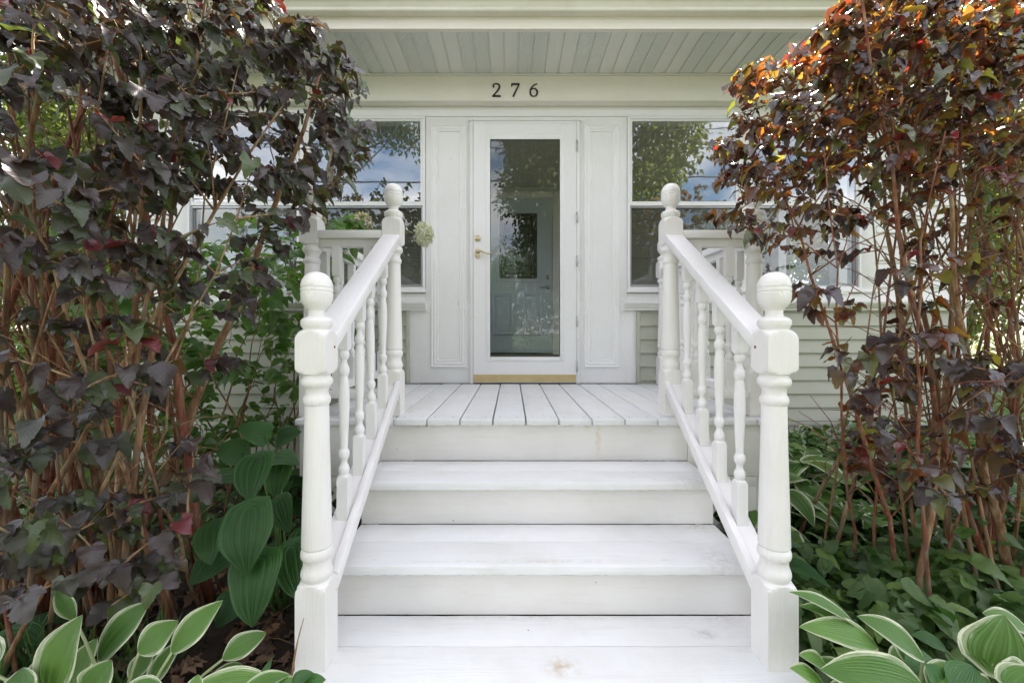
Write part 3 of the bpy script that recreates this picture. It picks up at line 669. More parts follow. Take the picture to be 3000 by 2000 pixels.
# house number: serif numerals built from strokes of varying width
def numeral(strokes, cx, cz, h, label):
    bm = bmesh.new(); y0, y1 = FY - .007, FY - .0005
    for pts, wd in strokes:
        # smooth the centre line
        P = [Vector((a_, b_)) for a_, b_ in pts]; W = list(wd)
        for _ in range(3):
            if len(P) > 2:
                Q, V_ = [P[0]], [W[0]]
                for a_, b_, wa, wb in zip(P, P[1:], W, W[1:]):
                    Q += [a_ * .75 + b_ * .25, a_ * .25 + b_ * .75]; V_ += [wa * .75 + wb * .25, wa * .25 + wb * .75]
                Q.append(P[-1]); V_.append(W[-1]); P, W = Q, V_
        L_, R_ = [], []
        for k, p_ in enumerate(P):
            d = (P[min(k + 1, len(P) - 1)] - P[max(k - 1, 0)]).normalized(); n_ = Vector((-d.y, d.x)) * W[k] / 2
            L_.append(p_ + n_); R_.append(p_ - n_)
        mk = lambda p_, y: bm.verts.new((cx + p_.x * h, y, cz + p_.y * h))
        lf = [mk(p_, y0) for p_ in L_]; rf = [mk(p_, y0) for p_ in R_]; lb = [mk(p_, y1) for p_ in L_]; rb = [mk(p_, y1) for p_ in R_]
        for k in range(len(P) - 1):
            bm.faces.new((lf[k], lf[k + 1], rf[k + 1], rf[k])); bm.faces.new((lf[k], lb[k], lb[k + 1], lf[k + 1])); bm.faces.new((rf[k], rf[k + 1], rb[k + 1], rb[k]))
        bm.faces.new((lf[0], rf[0], rb[0], lb[0])); bm.faces.new((lf[-1], lb[-1], rb[-1], rf[-1]))
        y0 -= .0004
    H('house_number', bm_mesh(bm), 'black_metal', label=label)
numeral([([(-.20, .76), (-.24, .80), (-.22, .90), (-.08, .965), (.08, .96), (.22, .86), (.23, .68), (.12, .48), (-.06, .27), (-.28, .06)], [.07, .11, .07, .07, .08, .12, .14, .11, .09, .07]),
         ([(-.30, .055), (.32, .055)], [.12, .12]), ([(-.24, .72), (-.17, .78)], [.13, .15])], -.115, 2.971, .105, 'black numeral 2')
numeral([([(-.28, .93), (.31, .93)], [.12, .12]), ([(-.27, .95), (-.27, .74)], [.07, .09]), ([(.28, .92), (.06, .48), (-.17, .01)], [.09, .10, .12])], .0315, 2.971, .105, 'black numeral 7')
numeral([([(.26, .95), (.05, .88), (-.16, .68), (-.26, .42), (-.22, .16), (-.10, .05), (.03, .03)], [.07, .07, .09, .12, .13, .08, .06]),
         ([(.0, .03), (.16, .06), (.27, .22), (.27, .40), (.16, .58), (.02, .63), (-.12, .58), (-.22, .46)], [.06, .08, .13, .14, .10, .06, .06, .05])], .171, 2.971, .105, 'black numeral 6')

# ------------------------------------------------------------------ DECK
DZ = .76; DF = 1.937
deck = thing('porch_deck', 'white painted board deck at the top of the steps', 'deck', (.11, 2.6, 0))
xs = [-1.003 + .153 * i for i in range(16)]; xs[-1] = 1.222
rng = random.Random(9)
for i in range(15):
    xa, xb = xs[i] + .0025, xs[i + 1] - .0035
    dz = rng.uniform(-.0012, .0012)
    part('deck_board', box(xa, xb, DF + rng.uniform(-.003, .003), WY - .004, DZ - .030 + dz, DZ + dz, .005, 3), 'paint_deck', deck)
part('fascia_board', box(-.99, -.6125, 1.962, 1.985, .49, .7285, .002), 'paint_riser', deck)
part('fascia_board', box(.8255, 1.21, 1.962, 1.985, .49, .7285, .002), 'paint_riser', deck)
for xa in (-.985, 1.18): part('fascia_board', box(xa, xa + .025, 1.987, WY - .02, .49, .7285, .002), 'paint_riser', deck)
for yj in (2.2, 2.6, 3.0): part('joist', box(-.955, 1.175, yj, yj + .038, .55, .7275, 0), 'paint_riser', deck)
for xa in (-.985, 1.15): part('support_post', box(xa, xa + .05, 1.99, 2.06, .0, .49, .003), 'paint_post', deck)
# skirt frames with diagonal lattice each side of the steps
for (xa, xb) in ((-.93, -.6125), (.8255, 1.145)):
    for (a0, a1, z0, z1) in ((xa, xb, .44, .487), (xa, xb, .0, .05)): part('skirt_rail', box(a0, a1, 1.966, 1.984, z0, z1, .001), 'paint_riser', deck)
    for a0 in (xa, xb - .04): part('skirt_rail', box(a0, a0 + .04, 1.966, 1.984, .0505, .4395, .001), 'paint_riser', deck)
    for sgn, yy in ((1, 1.9885), (-1, 1.9935)):
        for k in range(-3, 4):
            bm = bmesh.new(); cx_ = (xa + xb) / 2 + k * .105; w_ = .016
            pts = [(cx_ - sgn * .22 - w_, .03), (cx_ - sgn * .22 + w_, .03), (cx_ + sgn * .22 + w_, .46), (cx_ + sgn * .22 - w_, .46)]
            f0 = [bm.verts.new((x, yy, z)) for x, z in pts]; f1 = [bm.verts.new((x, yy + .004, z)) for x, z in pts]
            bm.faces.new(f0); bm.faces.new(f1[::-1])
            for q_ in range(4): bm.faces.new((f0[q_], f1[q_], f1[(q_ + 1) % 4], f0[(q_ + 1) % 4]))
            bmesh.ops.bisect_plane(bm, geom=bm.verts[:] + bm.edges[:] + bm.faces[:], plane_co=(xa + .003, 0, 0), plane_no=(-1, 0, 0), clear_outer=True)
            bmesh.ops.bisect_plane(bm, geom=bm.verts[:] + bm.edges[:] + bm.faces[:], plane_co=(xb - .003, 0, 0), plane_no=(1, 0, 0), clear_outer=True)
            if len(bm.faces): part('lattice_slat', bm_mesh(bm), 'paint_riser', deck)
            else: bm.free()

a_ = Acc(); rg_ = random.Random(4)
for i in range(15):
    for yy in (1.985, 2.62, 3.2):
        for xx in (xs[i] + .035, xs[i + 1] - .035):
            q_ = Vector((xx + rg_.uniform(-.006, .006), yy + rg_.uniform(-.008, .008), DZ + .0012)); a_.tube([q_, q_ + Vector((0, 0, .0012))], .0042, 8)
part('screw_heads', a_.mesh(), 'aluminium', deck, kind='stuff')

# ------------------------------------------------------------------ STEPS
steps = thing('staircase', 'white painted wooden steps leading up to the glazed door', 'steps', (.105, 1.5, 0))
SX0, SX1 = -.610, .823
Z1_, Z2_, Z3_ = .561, .379, .190
def plank(x0, x1, y0, y1, z, th=.032, bev=.006, seed=0, nose=False):
    """a board with slightly uneven long edges"""
    rg = random.Random(seed); n = 22; bm = bmesh.new(); rows = []
    for k in range(n + 1):
        x = x0 + (x1 - x0) * k / n; e0 = rg.uniform(-.0010, .0010); e1 = rg.uniform(-.0006, .0006); zt = rg.uniform(-.0005, .0005)
        bb = bev * (1.3 if nose else 1)
        prof = [(y0 + e0, z - th + .003), (y0 + e0, z - bb + rg.uniform(-.001, .001)), (y0 + e0 + bb * .35, z - bb * .3), (y0 + e0 + bb, z + zt), (y1 + e1 - .003, z + zt), (y1 + e1, z - .003), (y1 + e1, z - th), (y0 + e0 + .003, z - th)]
        rows.append([bm.verts.new((x, a_, b_)) for a_, b_ in prof])
    for r1, r2 in zip(rows, rows[1:]):
        for k in range(8): bm.faces.new((r1[k], r1[(k + 1) % 8], r2[(k + 1) % 8], r2[k]))
    bm.faces.new(rows[0]); bm.faces.new(rows[-1][::-1]); return bm_mesh(bm, smooth=True)
St = lambda name, me, mat, **k: part(name, me, mat, steps, **k)
St('riser_board', box(SX0, SX1, 1.965, 1.985, Z1_ + .001, .7285, .001), 'paint_riser')
St('tread_board', plank(SX0, SX1, 1.676, 1.8218, Z1_, nose=True, seed=1), 'paint_tread'); St('tread_board', plank(SX0, SX1, 1.8228, 1.9635, Z1_ - .0006, seed=2, bev=.002), 'paint_tread')
St('riser_board', box(SX0, SX1, 1.711, 1.731, Z2_ + .001, Z1_ - .0325, .001), 'paint_riser')
St('tread_board', plank(SX0, SX1, 1.4025, 1.5685, Z2_, nose=True, seed=3), 'paint_tread'); St('tread_board', plank(SX0, SX1, 1.5698, 1.7095, Z2_ + .0004, seed=4, bev=.002), 'paint_tread')
St('riser_board', box(SX0, SX1, 1.442, 1.462, Z3_ + .001, Z2_ - .0325, .001), 'paint_riser')
for k, (ya_, yb_) in enumerate(((1.299, 1.4405), (1.1555, 1.2975), (1.012, 1.154))):
    St('tread_board', plank(SX0 - .012, SX1 + .002, ya_, yb_, Z3_ + (.0, .0007, -.0004)[k], bev=.0025 if k < 2 else .006, seed=5 + k), 'paint_tread')
St('riser_board', box(SX0, SX1, 1.045, 1.065, .0, Z3_ - .0325, .001), 'paint_riser')
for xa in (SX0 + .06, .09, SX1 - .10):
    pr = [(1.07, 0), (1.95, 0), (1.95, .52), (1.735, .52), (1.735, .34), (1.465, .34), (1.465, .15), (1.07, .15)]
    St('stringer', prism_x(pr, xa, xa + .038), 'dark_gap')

# ------------------------------------------------------------------ RAILINGS
NEWEL = [(0, .001), (.0015, .014), (.006, .025), (.014, .034), (.025, .0405), (.036, .0437), (.0445, .0447), (.046, .0430), (.0485, .0430), (.050, .0448), (.057, .0450), (.0585, .0432), (.061, .0432), (.0625, .0450),
         (.082, .0437), (.095, .0395), (.104, .033), (.110, .0265), (.1145, .0235), (.126, .0230), (.1315, .0255), (.134, .032), (.138, .0395), (.144, .0438), (.151, .0445), (.158, .0435), (.1635, .0405), (.166, .0385), (.170, .0375),
         (.1715, .0405), (.1735, .0445), (.178, .0510), (.185, .057), (.195, .063), (.205, .066), (.275, .066), (.284, .062), (.292, .055), (.298, .0465), (.3005, .0400), (.304, .0370),
         (.309, .0385), (.314, .0425), (.321, .0445), (.329, .0440), (.335, .0405), (.3375, .0370), (.343, .0335), (.352, .0318), (.360, .0322), (.3655, .0350), (.371, .0378), (.379, .0385), (.386, .0370), (.390, .0345), (.393, .0330), (.397, .0335),
         (.50, .0352), (.60, .0375), (.70, .0402), (.803, .0425), (.806, .0400), (.809, .0390), (.812, .0415), (.818, .0440), (.826, .0446), (.834, .0435), (.839, .0405), (.842, .0385), (.850, .0372), (.860, .0378), (.869, .0410), (.877, .0438), (.886, .0444), (.894, .0425), (.899, .0395),
         (.902, .0400), (.905, .0450), (.911, .0530), (.919, .060), (.930, .066)]
def newel_mesh(total, a=.0435):
    prof = [(total - d, r) for d, r in NEWEL] + [(0, .066)]
    return turned(prof[::-1], a, 48)
BAL = [(0, .03), (.132, .03), (.140, .0265), (.147, .0215), (.1505, .0170), (.153, .0150), (.157, .0165), (.164, .0182), (.173, .0183), (.180, .0160), (.185, .0135), (.192, .0108), (.199, .0105), (.205, .0125), (.211, .0160), (.219, .0180), (.229, .0180), (.236, .0155), (.240, .0128),
       (.244, .0122), (.27, .0132), (.33, .0158), (.38, .0178), (.42, .0184), (.45, .0175), (.475, .0150), (.487, .0133), (.492, .0130), (.496, .0150), (.503, .0176), (.512, .0183), (.521, .0170), (.527, .0140), (.533, .0112), (.541, .0103), (.548, .0110), (.552, .0140), (.558, .0172), (.566, .0182), (.574, .0172), (.578, .0155), (.5805, .0175), (.584, .0215), (.590, .0265), (.598, .03)]
def baluster_mesh(total): return turned(BAL + [(total, .03)], .0185, 24)
def baluster_flat(total):    # level railing ones: blocks at both ends, turning scaled between
    return turned([(z * total / .735, r) for z, r in BAL] + [(total, .03)], .0185, 24)
def stair_rail(xc, label, ys):
    t_ = thing('stair_railing', label, 'railing', (xc, 1.6, 0), 'sloping handrails each side of the steps')
    x0, x1 = xc - .0435, xc + .0435
    part('newel_post', newel_mesh(1.146), 'paint_post', t_, (xc, 1.241, Z3_ + .001))
    part('newel_post', newel_mesh(1.123), 'paint_post', t_, (xc, 2.047, DZ + .0015))
    ya_, yb_ = 1.280, 2.008; sl = .657
    part('top_rail', sweep_yz((ya_, 1.152), (yb_, 1.152 + (yb_ - ya_) * sl), x0 + .001, x1 - .001, .046, .004), 'paint_rail', t_)
    part('sub_rail', sweep_yz((ya_, 1.104), (yb_, 1.104 + (yb_ - ya_) * sl), xc - .019, xc + .019, .020, .002), 'paint_rail', t_)
    part('bottom_rail', sweep_yz((ya_, .410), (yb_, .410 + (yb_ - ya_) * .695), x0 + .002, x1 - .002, .046, .003), 'paint_rail', t_)
    si = 1 if xc < 0 else -1
    a_ = Acc(); fx = xc + si * .0437; a_.tube([(fx - si * .002, 1.262, 1.115), (fx + si * .0006, 1.262, 1.115)], .0048, 10); part('screw_hole', a_.mesh(), 'rust', t_)
    e = sorted((xc + si * .0435 - si * .022, xc + si * .0455))
    part('rail_fillet', sweep_yz((ya_ + .004, .430), (yb_ - .003, .430 + (yb_ - ya_ - .007) * .695), e[0], e[1], .055, .003), 'paint_rail', t_)
    for k, y in enumerate(ys):
        zb = .410 + (y - ya_) * .695 - .004; zt = 1.152 + (y - ya_) * sl - .05
        o = part('baluster', baluster_mesh(zt - zb + .02), 'paint_rail', t_, (xc - si * .004, y, zb - .008))
        if k == 2 and xc < 0: o.rotation_euler = (0, R(-1.2), 0)
    return t_
LXC, RXC = -.5745, .7765
stair_rail(LXC, 'sloping white stair railing on the left, beside the purple leaved shrub', (1.452, 1.600, 1.745, 1.892))
stair_rail(RXC, 'sloping white stair railing on the right, beside the copper leaved shrub', (1.435, 1.575, 1.715, 1.862))
def level_rail(label, post_xy, along, a0, a1, fixed, posts):
    t_ = thing('deck_railing', label, 'railing', (post_xy[0], post_xy[1], DZ), 'level railings round the deck')
    def bx(o0, o1, z0, z1, bev=.003):
        return box(a0, a1, fixed + o0, fixed + o1, z0, z1, bev) if along == 'x' else box(fixed + o0, fixed + o1, a0, a1, z0, z1, bev)
    part('top_rail', bx(-.043, .043, 1.612, 1.650), 'paint_rail', t_); part('sub_rail', bx(-.019, .019, 1.574, 1.6115), 'paint_rail', t_)
    part('bottom_rail', bx(-.043, .043, .846, .884), 'paint_rail', t_)
    n = max(2, int(round((a1 - a0) / .148)) - (0 if along == 'x' else 1)); bmh = baluster_flat(1.576 - .883)
    for k in range(n):
        a_ = a0 + (a1 - a0) * (k + .5 + (0 if along == 'x' else 0)) / n
        part('baluster', bmh, 'paint_rail', t_, (a_, fixed, .8835) if along == 'x' else (fixed, a_, .8835))
    for (x, y) in posts: part('newel_post', newel_mesh(1.123), 'paint_post', t_, (x, y, DZ + .0012))
    return t_
level_rail('short level railing at the front of the deck, left of the steps', (-.77, 2.047), 'x', -.925, -.620, 2.047, [])
level_rail('short level railing at the front of the deck, right of the steps', (.98, 2.047), 'x', .822, 1.140, 2.047, [])
level_rail('level railing along the left end of the deck, running back to the house', (-.97, 2.047), 'y', 2.093, 3.20, -.970, [(-.970, 2.047), (-.958, 3.248)])
level_rail('level railing along the right end of the deck, running back to the house', (1.184, 2.047), 'y', 2.093, 3.20, 1.184, [(1.184, 2.047), (1.176, 3.248)])

# ------------------------------------------------------------------ VEGETATION HELPERS
def tri_mesh(groups, name='foliage'):
    """groups: list of (template, positions Nx3, matrices Nx3x3 scaled, rnd or None)"""
    Vs, Ts, UVs, Rs = [], [], [], []; base = 0
    for (V, Fs, UV, r), P, M, rn in groups:
        n = len(P)
        if n == 0: continue
        T = np.array([f for f in Fs], dtype=np.int64)
        W = np.einsum('nij,kj->nki', M, V) + P[:, None, :]
        Vs.append(W.reshape(-1, 3)); off = base + np.arange(n) * len(V)
        Ts.append((T[None] + off[:, None, None]).reshape(-1, 3)); UVs.append(np.tile(UV, (n, 1)))
        Rs.append(np.repeat(rn if rn is not None else np.full(n, r), len(V))); base += n * len(V)
    V = np.concatenate(Vs).astype(np.float32); T = np.concatenate(Ts).astype(np.int32); UV = np.concatenate(UVs); Rn = np.concatenate(Rs).astype(np.float32)
    me = bpy.data.meshes.new(name); me.vertices.add(len(V)); me.vertices.foreach_set('co', V.ravel())
    me.loops.add(len(T) * 3); me.loops.foreach_set('vertex_index', T.ravel()); me.polygons.add(len(T))
    me.polygons.foreach_set('loop_start', np.arange(0, len(T) * 3, 3, dtype=np.int32)); me.polygons.foreach_set('use_smooth', np.ones(len(T), dtype=bool))
    lay = me.uv_layers.new(name='UVMap'); lay.data.foreach_set('uv', UV[T.ravel()].astype(np.float32).ravel())
    a_ = me.attributes.new('rnd', 'FLOAT', 'POINT'); a_.data.foreach_set('value', Rn); me.update(); me.validate(); return me
def frames(d, n_, s_):
    d = d / np.linalg.norm(d, axis=1, keepdims=True); x = np.cross(d, n_); x /= np.linalg.norm(x, axis=1, keepdims=True) + 1e-9
    z = np.cross(x, d); return np.stack([x, d, z], 2) * s_[:, None, None]
def scatter_mesh(tm, P, d, n_, s_, rn=None, seed=0, name='foliage'):
    g = np.random.default_rng(seed); ti = g.integers(0, len(tm), len(P)); M = frames(d, n_, s_)
    return tri_mesh([(tm[k], P[ti == k], M[ti == k], None if rn is None else rn[ti == k]) for k in range(len(tm))], name)
def bez(p0, p1, p2, n):
    return [p0 * (1 - t) ** 2 + p1 * 2 * t * (1 - t) + p2 * t * t for t in [i / (n - 1) for i in range(n)]]
def interp(tab, x):
    return float(np.interp(x, [a_ for a_, b_ in tab], [b_ for a_, b_ in tab]))

def shrub(root, bases, stem_tips, targets, tmpl, mat, rng, r0=(.008, .016), leaf=(.055, .09), nleaf=(4, 7), stemmats=('bark_shrub',), twig=.0028, leafup=1.0, lean=Vector((0, 0, 0)), maxtwig=.55, keep=None, stub=0, nparts=300, leaf_from=.3, tscale=1.0, szf=None, dirb=Vector((0, 0, 0)), ntilt=.7):
    """multi-stemmed shrub: main stems from the base, twigs grown towards targets, leaves along the twigs"""
    accs = []; nodes = []; owner = []
    for b_, t_ in zip(bases, stem_tips):
        mid = b_.lerp(t_, .5) + Vector((rng.uniform(-.10, .10), rng.uniform(-.08, .08), rng.uniform(.0, .22)))
        pts = bez(b_, mid, t_, 11); pts = [pts[0]] + [p_ + Vector((rng.uniform(-1, 1), rng.uniform(-1, 1), 0)) * .014 for p_ in pts[1:]]
        a0 = rng.uniform(*r0) * (1.9 if rng.random() < .17 else 1); rad = [a0 * (1 - .78 * (i / 10) ** .9) * rng.uniform(.9, 1.1) for i in range(11)]
        a_ = Acc(); a_.tube(pts, rad, 7, rng.random()); accs.append(a_)
        for p_ in pts[3:]: nodes.append(p_); owner.append(len(accs) - 1)
        for _ in range(stub * 2):                 # dead stubs and thin bare side shoots
            i = rng.randint(2, 8); q_ = pts[i]; d_ = Vector((rng.uniform(-1, 1), rng.uniform(-1, 1), rng.uniform(.1, 1.1))).normalized() * rng.uniform(.08, .42)
            a_.tube([q_, q_ + d_ * .5 + Vector((rng.uniform(-.02, .02), 0, .02)), q_ + d_], [max(a0 * .3, .0022), .0019, .0011], 5)
    NP = np.array([tuple(n_) for n_ in nodes]); own = list(owner); leaves = []
    cen = sum(bases, Vector()) / len(bases)
    order = sorted(targets, key=lambda p_: (p_ - Vector((cen.x, cen.y, .2))).length)
    for t_ in order:
        tv = np.array(tuple(t_)); dd = NP - tv; dist = np.sqrt((dd ** 2).sum(1)) + np.maximum(0, dd[:, 2]) * 1.2
        i = int(dist.argmin()); p0 = Vector(NP[i]); L_ = (t_ - p0).length
        if L_ > maxtwig and rng.random() < .5: p0 = p0.lerp(t_, 0.0)
        if L_ < .02: continue
        out = (t_ - cen); out.z *= .3
        mid = p0.lerp(t_, .5) + Vector((rng.uniform(-.2, .2), rng.uniform(-.2, .2), rng.uniform(-.05, .25))) * L_ * .6
        n = 5 if L_ < .35 else 7; pts = bez(p0, mid, t_, n)
        k_ = min(2.2, .8 + L_ * 2.2)
        accs[own[i]].tube(pts, [twig * k_ * (1 - .6 * j / (n - 1)) for j in range(n)], 5, rng.random(), cap=False)
        NP = np.concatenate([NP, np.array([tuple(p_) for p_ in pts[2:]])]); own += [own[i]] * (n - 2)
        m_ = rng.randint(*nleaf)
        for j in range(m_):
            f = leaf_from + (1 - leaf_from) * (j + rng.random() * .6) / m_; f = min(f, 1)
            k = min(int(f * (n - 1)), n - 2); fr = f * (n - 1) - k; p_ = pts[k].lerp(pts[k + 1], fr); tg = (pts[k + 1] - pts[k]).normalized()
            side = tg.cross(Vector((0, 0, 1))); side = side.normalized() if side.length > .05 else Vector((1, 0, 0))
            sgn = 1 if j % 2 else -1; ca = rng.uniform(-.9, .9)
            d_ = (tg * rng.uniform(.2, .9) + side * sgn * rng.uniform(.5, 1.1) + Vector((rng.uniform(-.35, .35), rng.uniform(-.35, .35), rng.uniform(-.35, .25))) + lean * .5 + dirb).normalized()
            pet = rng.uniform(.012, .03) * tscale; q_ = p_ + (d_ * .8 + Vector((0, 0, .5))) * pet
            nn = (Vector((rng.uniform(-ntilt, ntilt), rng.uniform(-ntilt, ntilt), leafup)) + lean).normalized()
            dd_ = (d_ + Vector((0, 0, -rng.uniform(.05, .7)))).normalized(); s_ = rng.uniform(*leaf) * (1 if rng.random() < .8 else .7) * (szf(q_) if szf else 1)
            if keep is not None and not keep(q_ + dd_ * s_ * .6): continue
            accs[own[i]].tube([p_, q_], .0011, 3, cap=False)
            leaves.append((q_, dd_, nn, s_, rng.randrange(len(tmpl))))
    for k, a_ in enumerate(accs): part('stem', a_.mesh(), stemmats[k % len(stemmats)], root)
    build_leaves(leaves, tmpl, mat, root, nparts=nparts)
    return len(leaves)

# ------------------------------------------------------------------ PURPLE SHRUB, LEFT
LB = [(-900, 650), (0, 850), (80, 970), (150, 1030), (220, 1070), (300, 1085), (400, 1090), (500, 1085), (560, 1060), (620, 985), (680, 905), (760, 860), (850, 830), (900, 790), (1000, 730), (1100, 700), (1250, 650), (1400, 640), (1550, 620), (1700, 560), (1850, 480), (2000, 400)]
def uv_of(p): return CX + p.x * F / p.y, CY - (p.z - CAMZ) * F / p.y
def keepL(p):
    if p.y < .45 or p.z < .02: return False
    u, v = uv_of(p)
    if 0 < u < 300 and 285 < v < 455 and (u * 7 + v * 3) % 100 < 72: return False
    return u < interp(LB, v) + 22
rng = random.Random(41); tg = []
while len(tg) < 1060:
    v = rng.uniform(-700, 1800); lim = interp(LB, v); u = rng.uniform(-650, lim - 25)
    w_ = 1 if v < 560 else (.40 if v < 850 else .14)
    if v < 0: w_ *= .6
    if u < 0: w_ *= .55
    if rng.random() > w_: continue
    lo = .82 + .62 * min(max(u / 1100, 0), 1)
    hi = 2.05 if v < 700 else 1.75
    D = rng.uniform(lo, hi); p_ = at(u, v, D)
    if p_.z < .12 or p_.z > 2.85: continue
    if 0 < u < 300 and 285 < v < 455 and rng.random() < .8: continue
    tg.append(p_)
bases, tips = [], []
for i in range(58):
    bases.append(Vector((min(rng.gauss(-1.66, .27), -1.28), min(max(rng.gauss(1.66, .20), 1.25), 2.1), -.02)))
    v = rng.uniform(-250, 620); u = rng.uniform(-350, interp(LB, v) - 60); D = rng.uniform(1.0 + .4 * max(u, 0) / 1100, 2.0)
    tips.append(at(u, v, D))
shL = thing('purple_leaf_shrub', 'tall dark purple leaved shrub with peeling orange brown stems, left of the steps', 'shrub', (-1.58, 1.66, 0))
nL = shrub(shL, bases, tips, tg, T_NINE, 'leaf_purple', rng, leaf=(.052, .085), nleaf=(4, 7), szf=lambda p_: .80 if p_.z < 1.2 else .66, dirb=Vector((.45, -.15, -.25)), r0=(.006, .014), stemmats=('bark_shrub', 'bark_shrub', 'bark_red'), keep=keepL, stub=3, lean=Vector((.15, -.38, 0)))

# ------------------------------------------------------------------ COPPER SHRUB, RIGHT
RB = [(-900, 2700), (0, 2470), (60, 2400), (130, 2300), (190, 2180), (250, 2100), (300, 2095), (340, 2140), (380, 2100), (450, 2075), (520, 2100), (600, 2040), (680, 2035), (720, 2140), (800, 2200), (900, 2330), (1000, 2390), (1100, 2420), (1250, 2420), (1400, 2450), (1600, 2550), (1800, 2650)]
def keepR(p):
    if p.y < .6 or p.z < .02: return False
    u, v = uv_of(p)
    return u > interp(RB, v) - 22
rng = random.Random(77); tg = []
while len(tg) < 1020:
    v = rng.uniform(-130, 1500); lim = interp(RB, v); u = rng.uniform(lim + 25, 3550)
    w_ = 1 if v < 520 else (.28 if v < 700 else (.07 if u < 2500 else .14))
    if v < 0: w_ *= .35
    if u > 3000: w_ *= .3
    if rng.random() > w_: continue
    D = rng.uniform(1.3, 2.0)
    p_ = at(u, v, D)
    if p_.z < .15 or p_.z > 2.8: continue
    tg.append(p_)
bases, tips = [], []
for i in range(42):
    bases.append(Vector((max(rng.gauss(1.90, .30), 1.45), min(max(rng.gauss(1.78, .17), 1.4), 2.2), -.02)))
    v = rng.uniform(-150, 480); u = rng.uniform(interp(RB, v) + 60, 3250); D = rng.uniform(1.25, 2.1)
    tips.append(at(u, v, D))
shR = thing('copper_leaf_shrub', 'tall shrub with dark red and sunlit copper orange leaves, right of the steps', 'shrub', (1.86, 1.78, 0))
nR = shrub(shR, bases, tips, tg, T_NINE, 'leaf_copper', rng, leaf=(.045, .078), nleaf=(5, 8), r0=(.005, .011), leafup=1.5, szf=lambda p_: .80 if p_.z < 1.3 else .62, stemmats=('bark_shrub', 'bark_shrub', 'bark_red'), keep=keepR, stub=5, lean=Vector((-.08, -.05, 0)), dirb=Vector((-.3, -.1, -.1)))
print('leaves', nL, nR)

# ------------------------------------------------------------------ HYDRANGEA behind the left shrub
rng = random.Random(5); tg = []
for _ in range(400):
    q_ = Vector((rng.uniform(-2.7, -1.06), rng.uniform(2.15, 3.1), rng.uniform(.35, 1.78)))
    if not (q_.x > -1.6 and q_.z < .80): tg.append(q_)
for _ in range(9): tg.append(Vector((rng.uniform(-1.0, -.60), rng.uniform(2.12, 2.4), rng.uniform(1.66, 1.76))))
bases = [Vector((rng.gauss(-1.75, .22), rng.gauss(2.65, .12), -.02)) for _ in range(14)]
tips = [Vector((rng.uniform(-2.4, -1.1), rng.uniform(2.2, 3.0), rng.uniform(1.0, 1.7))) for _ in range(14)]
hy = thing('hydrangea_bush', 'green leaved bush with pale flower heads against the left siding', 'shrub', (-1.75, 2.65, 0))
shrub(hy, bases, tips, tg, T_OVAL, 'leaf_green', rng, r0=(.005, .009), leaf=(.06, .11), nleaf=(5, 8), twig=.002, leafup=.9, lean=Vector((.1, -.35, 0)), nparts=200)
def flower_head(c, axis, L_, w_, n, seed, lo=0.0, hi=.6):
    g = np.random.default_rng(seed); t = g.random(n); th = g.random(n) * 6.283
    rr = w_ * np.sin(np.pi * (t * .8 + .15)) * (.75 + .25 * g.random(n)); ax = Vector(axis).normalized(); x = ax.cross(Vector((.3, 1, .2))).normalized(); y = ax.cross(x)
    ax, x, y = map(lambda q_: np.array(tuple(q_)), (ax, x, y))
    rad = x[None] * np.cos(th)[:, None] + y[None] * np.sin(th)[:, None]
    P = np.array(tuple(c)) + ax[None] * (t * L_)[:, None] + rad * rr[:, None]
    d = rad + g.normal(0, .5, (n, 3)); nn = rad + g.normal(0, .4, (n, 3)) + ax[None] * .5
    part('flower_head', scatter_mesh(T_DIAM, P, d, nn, .011 + .013 * g.random(n), lo + (hi - lo) * g.random(n), seed), 'floret', hy)
flower_head(at(1222, 690, 2.28), (.95, -.1, .12), .085, .058, 700, 3, 0, .5)
ac = Acc(); ac.tube(bez(Vector((-.98, 2.30, 1.60)), Vector((-.70, 2.26, 1.80)), at(1222, 690, 2.28), 9), [.004, .0038, .0035, .0032, .003, .0028, .0026, .0024, .0022], 6); part('stem', ac.mesh(), 'green_stem', hy)
flower_head(at(1050, 668, 2.28), (.4, 0, .5), .085, .05, 420, 4, .3, 1.0)
flower_head(at(922, 655, 2.3), (.1, 0, .6), .09, .05, 380, 6, .1, .8)

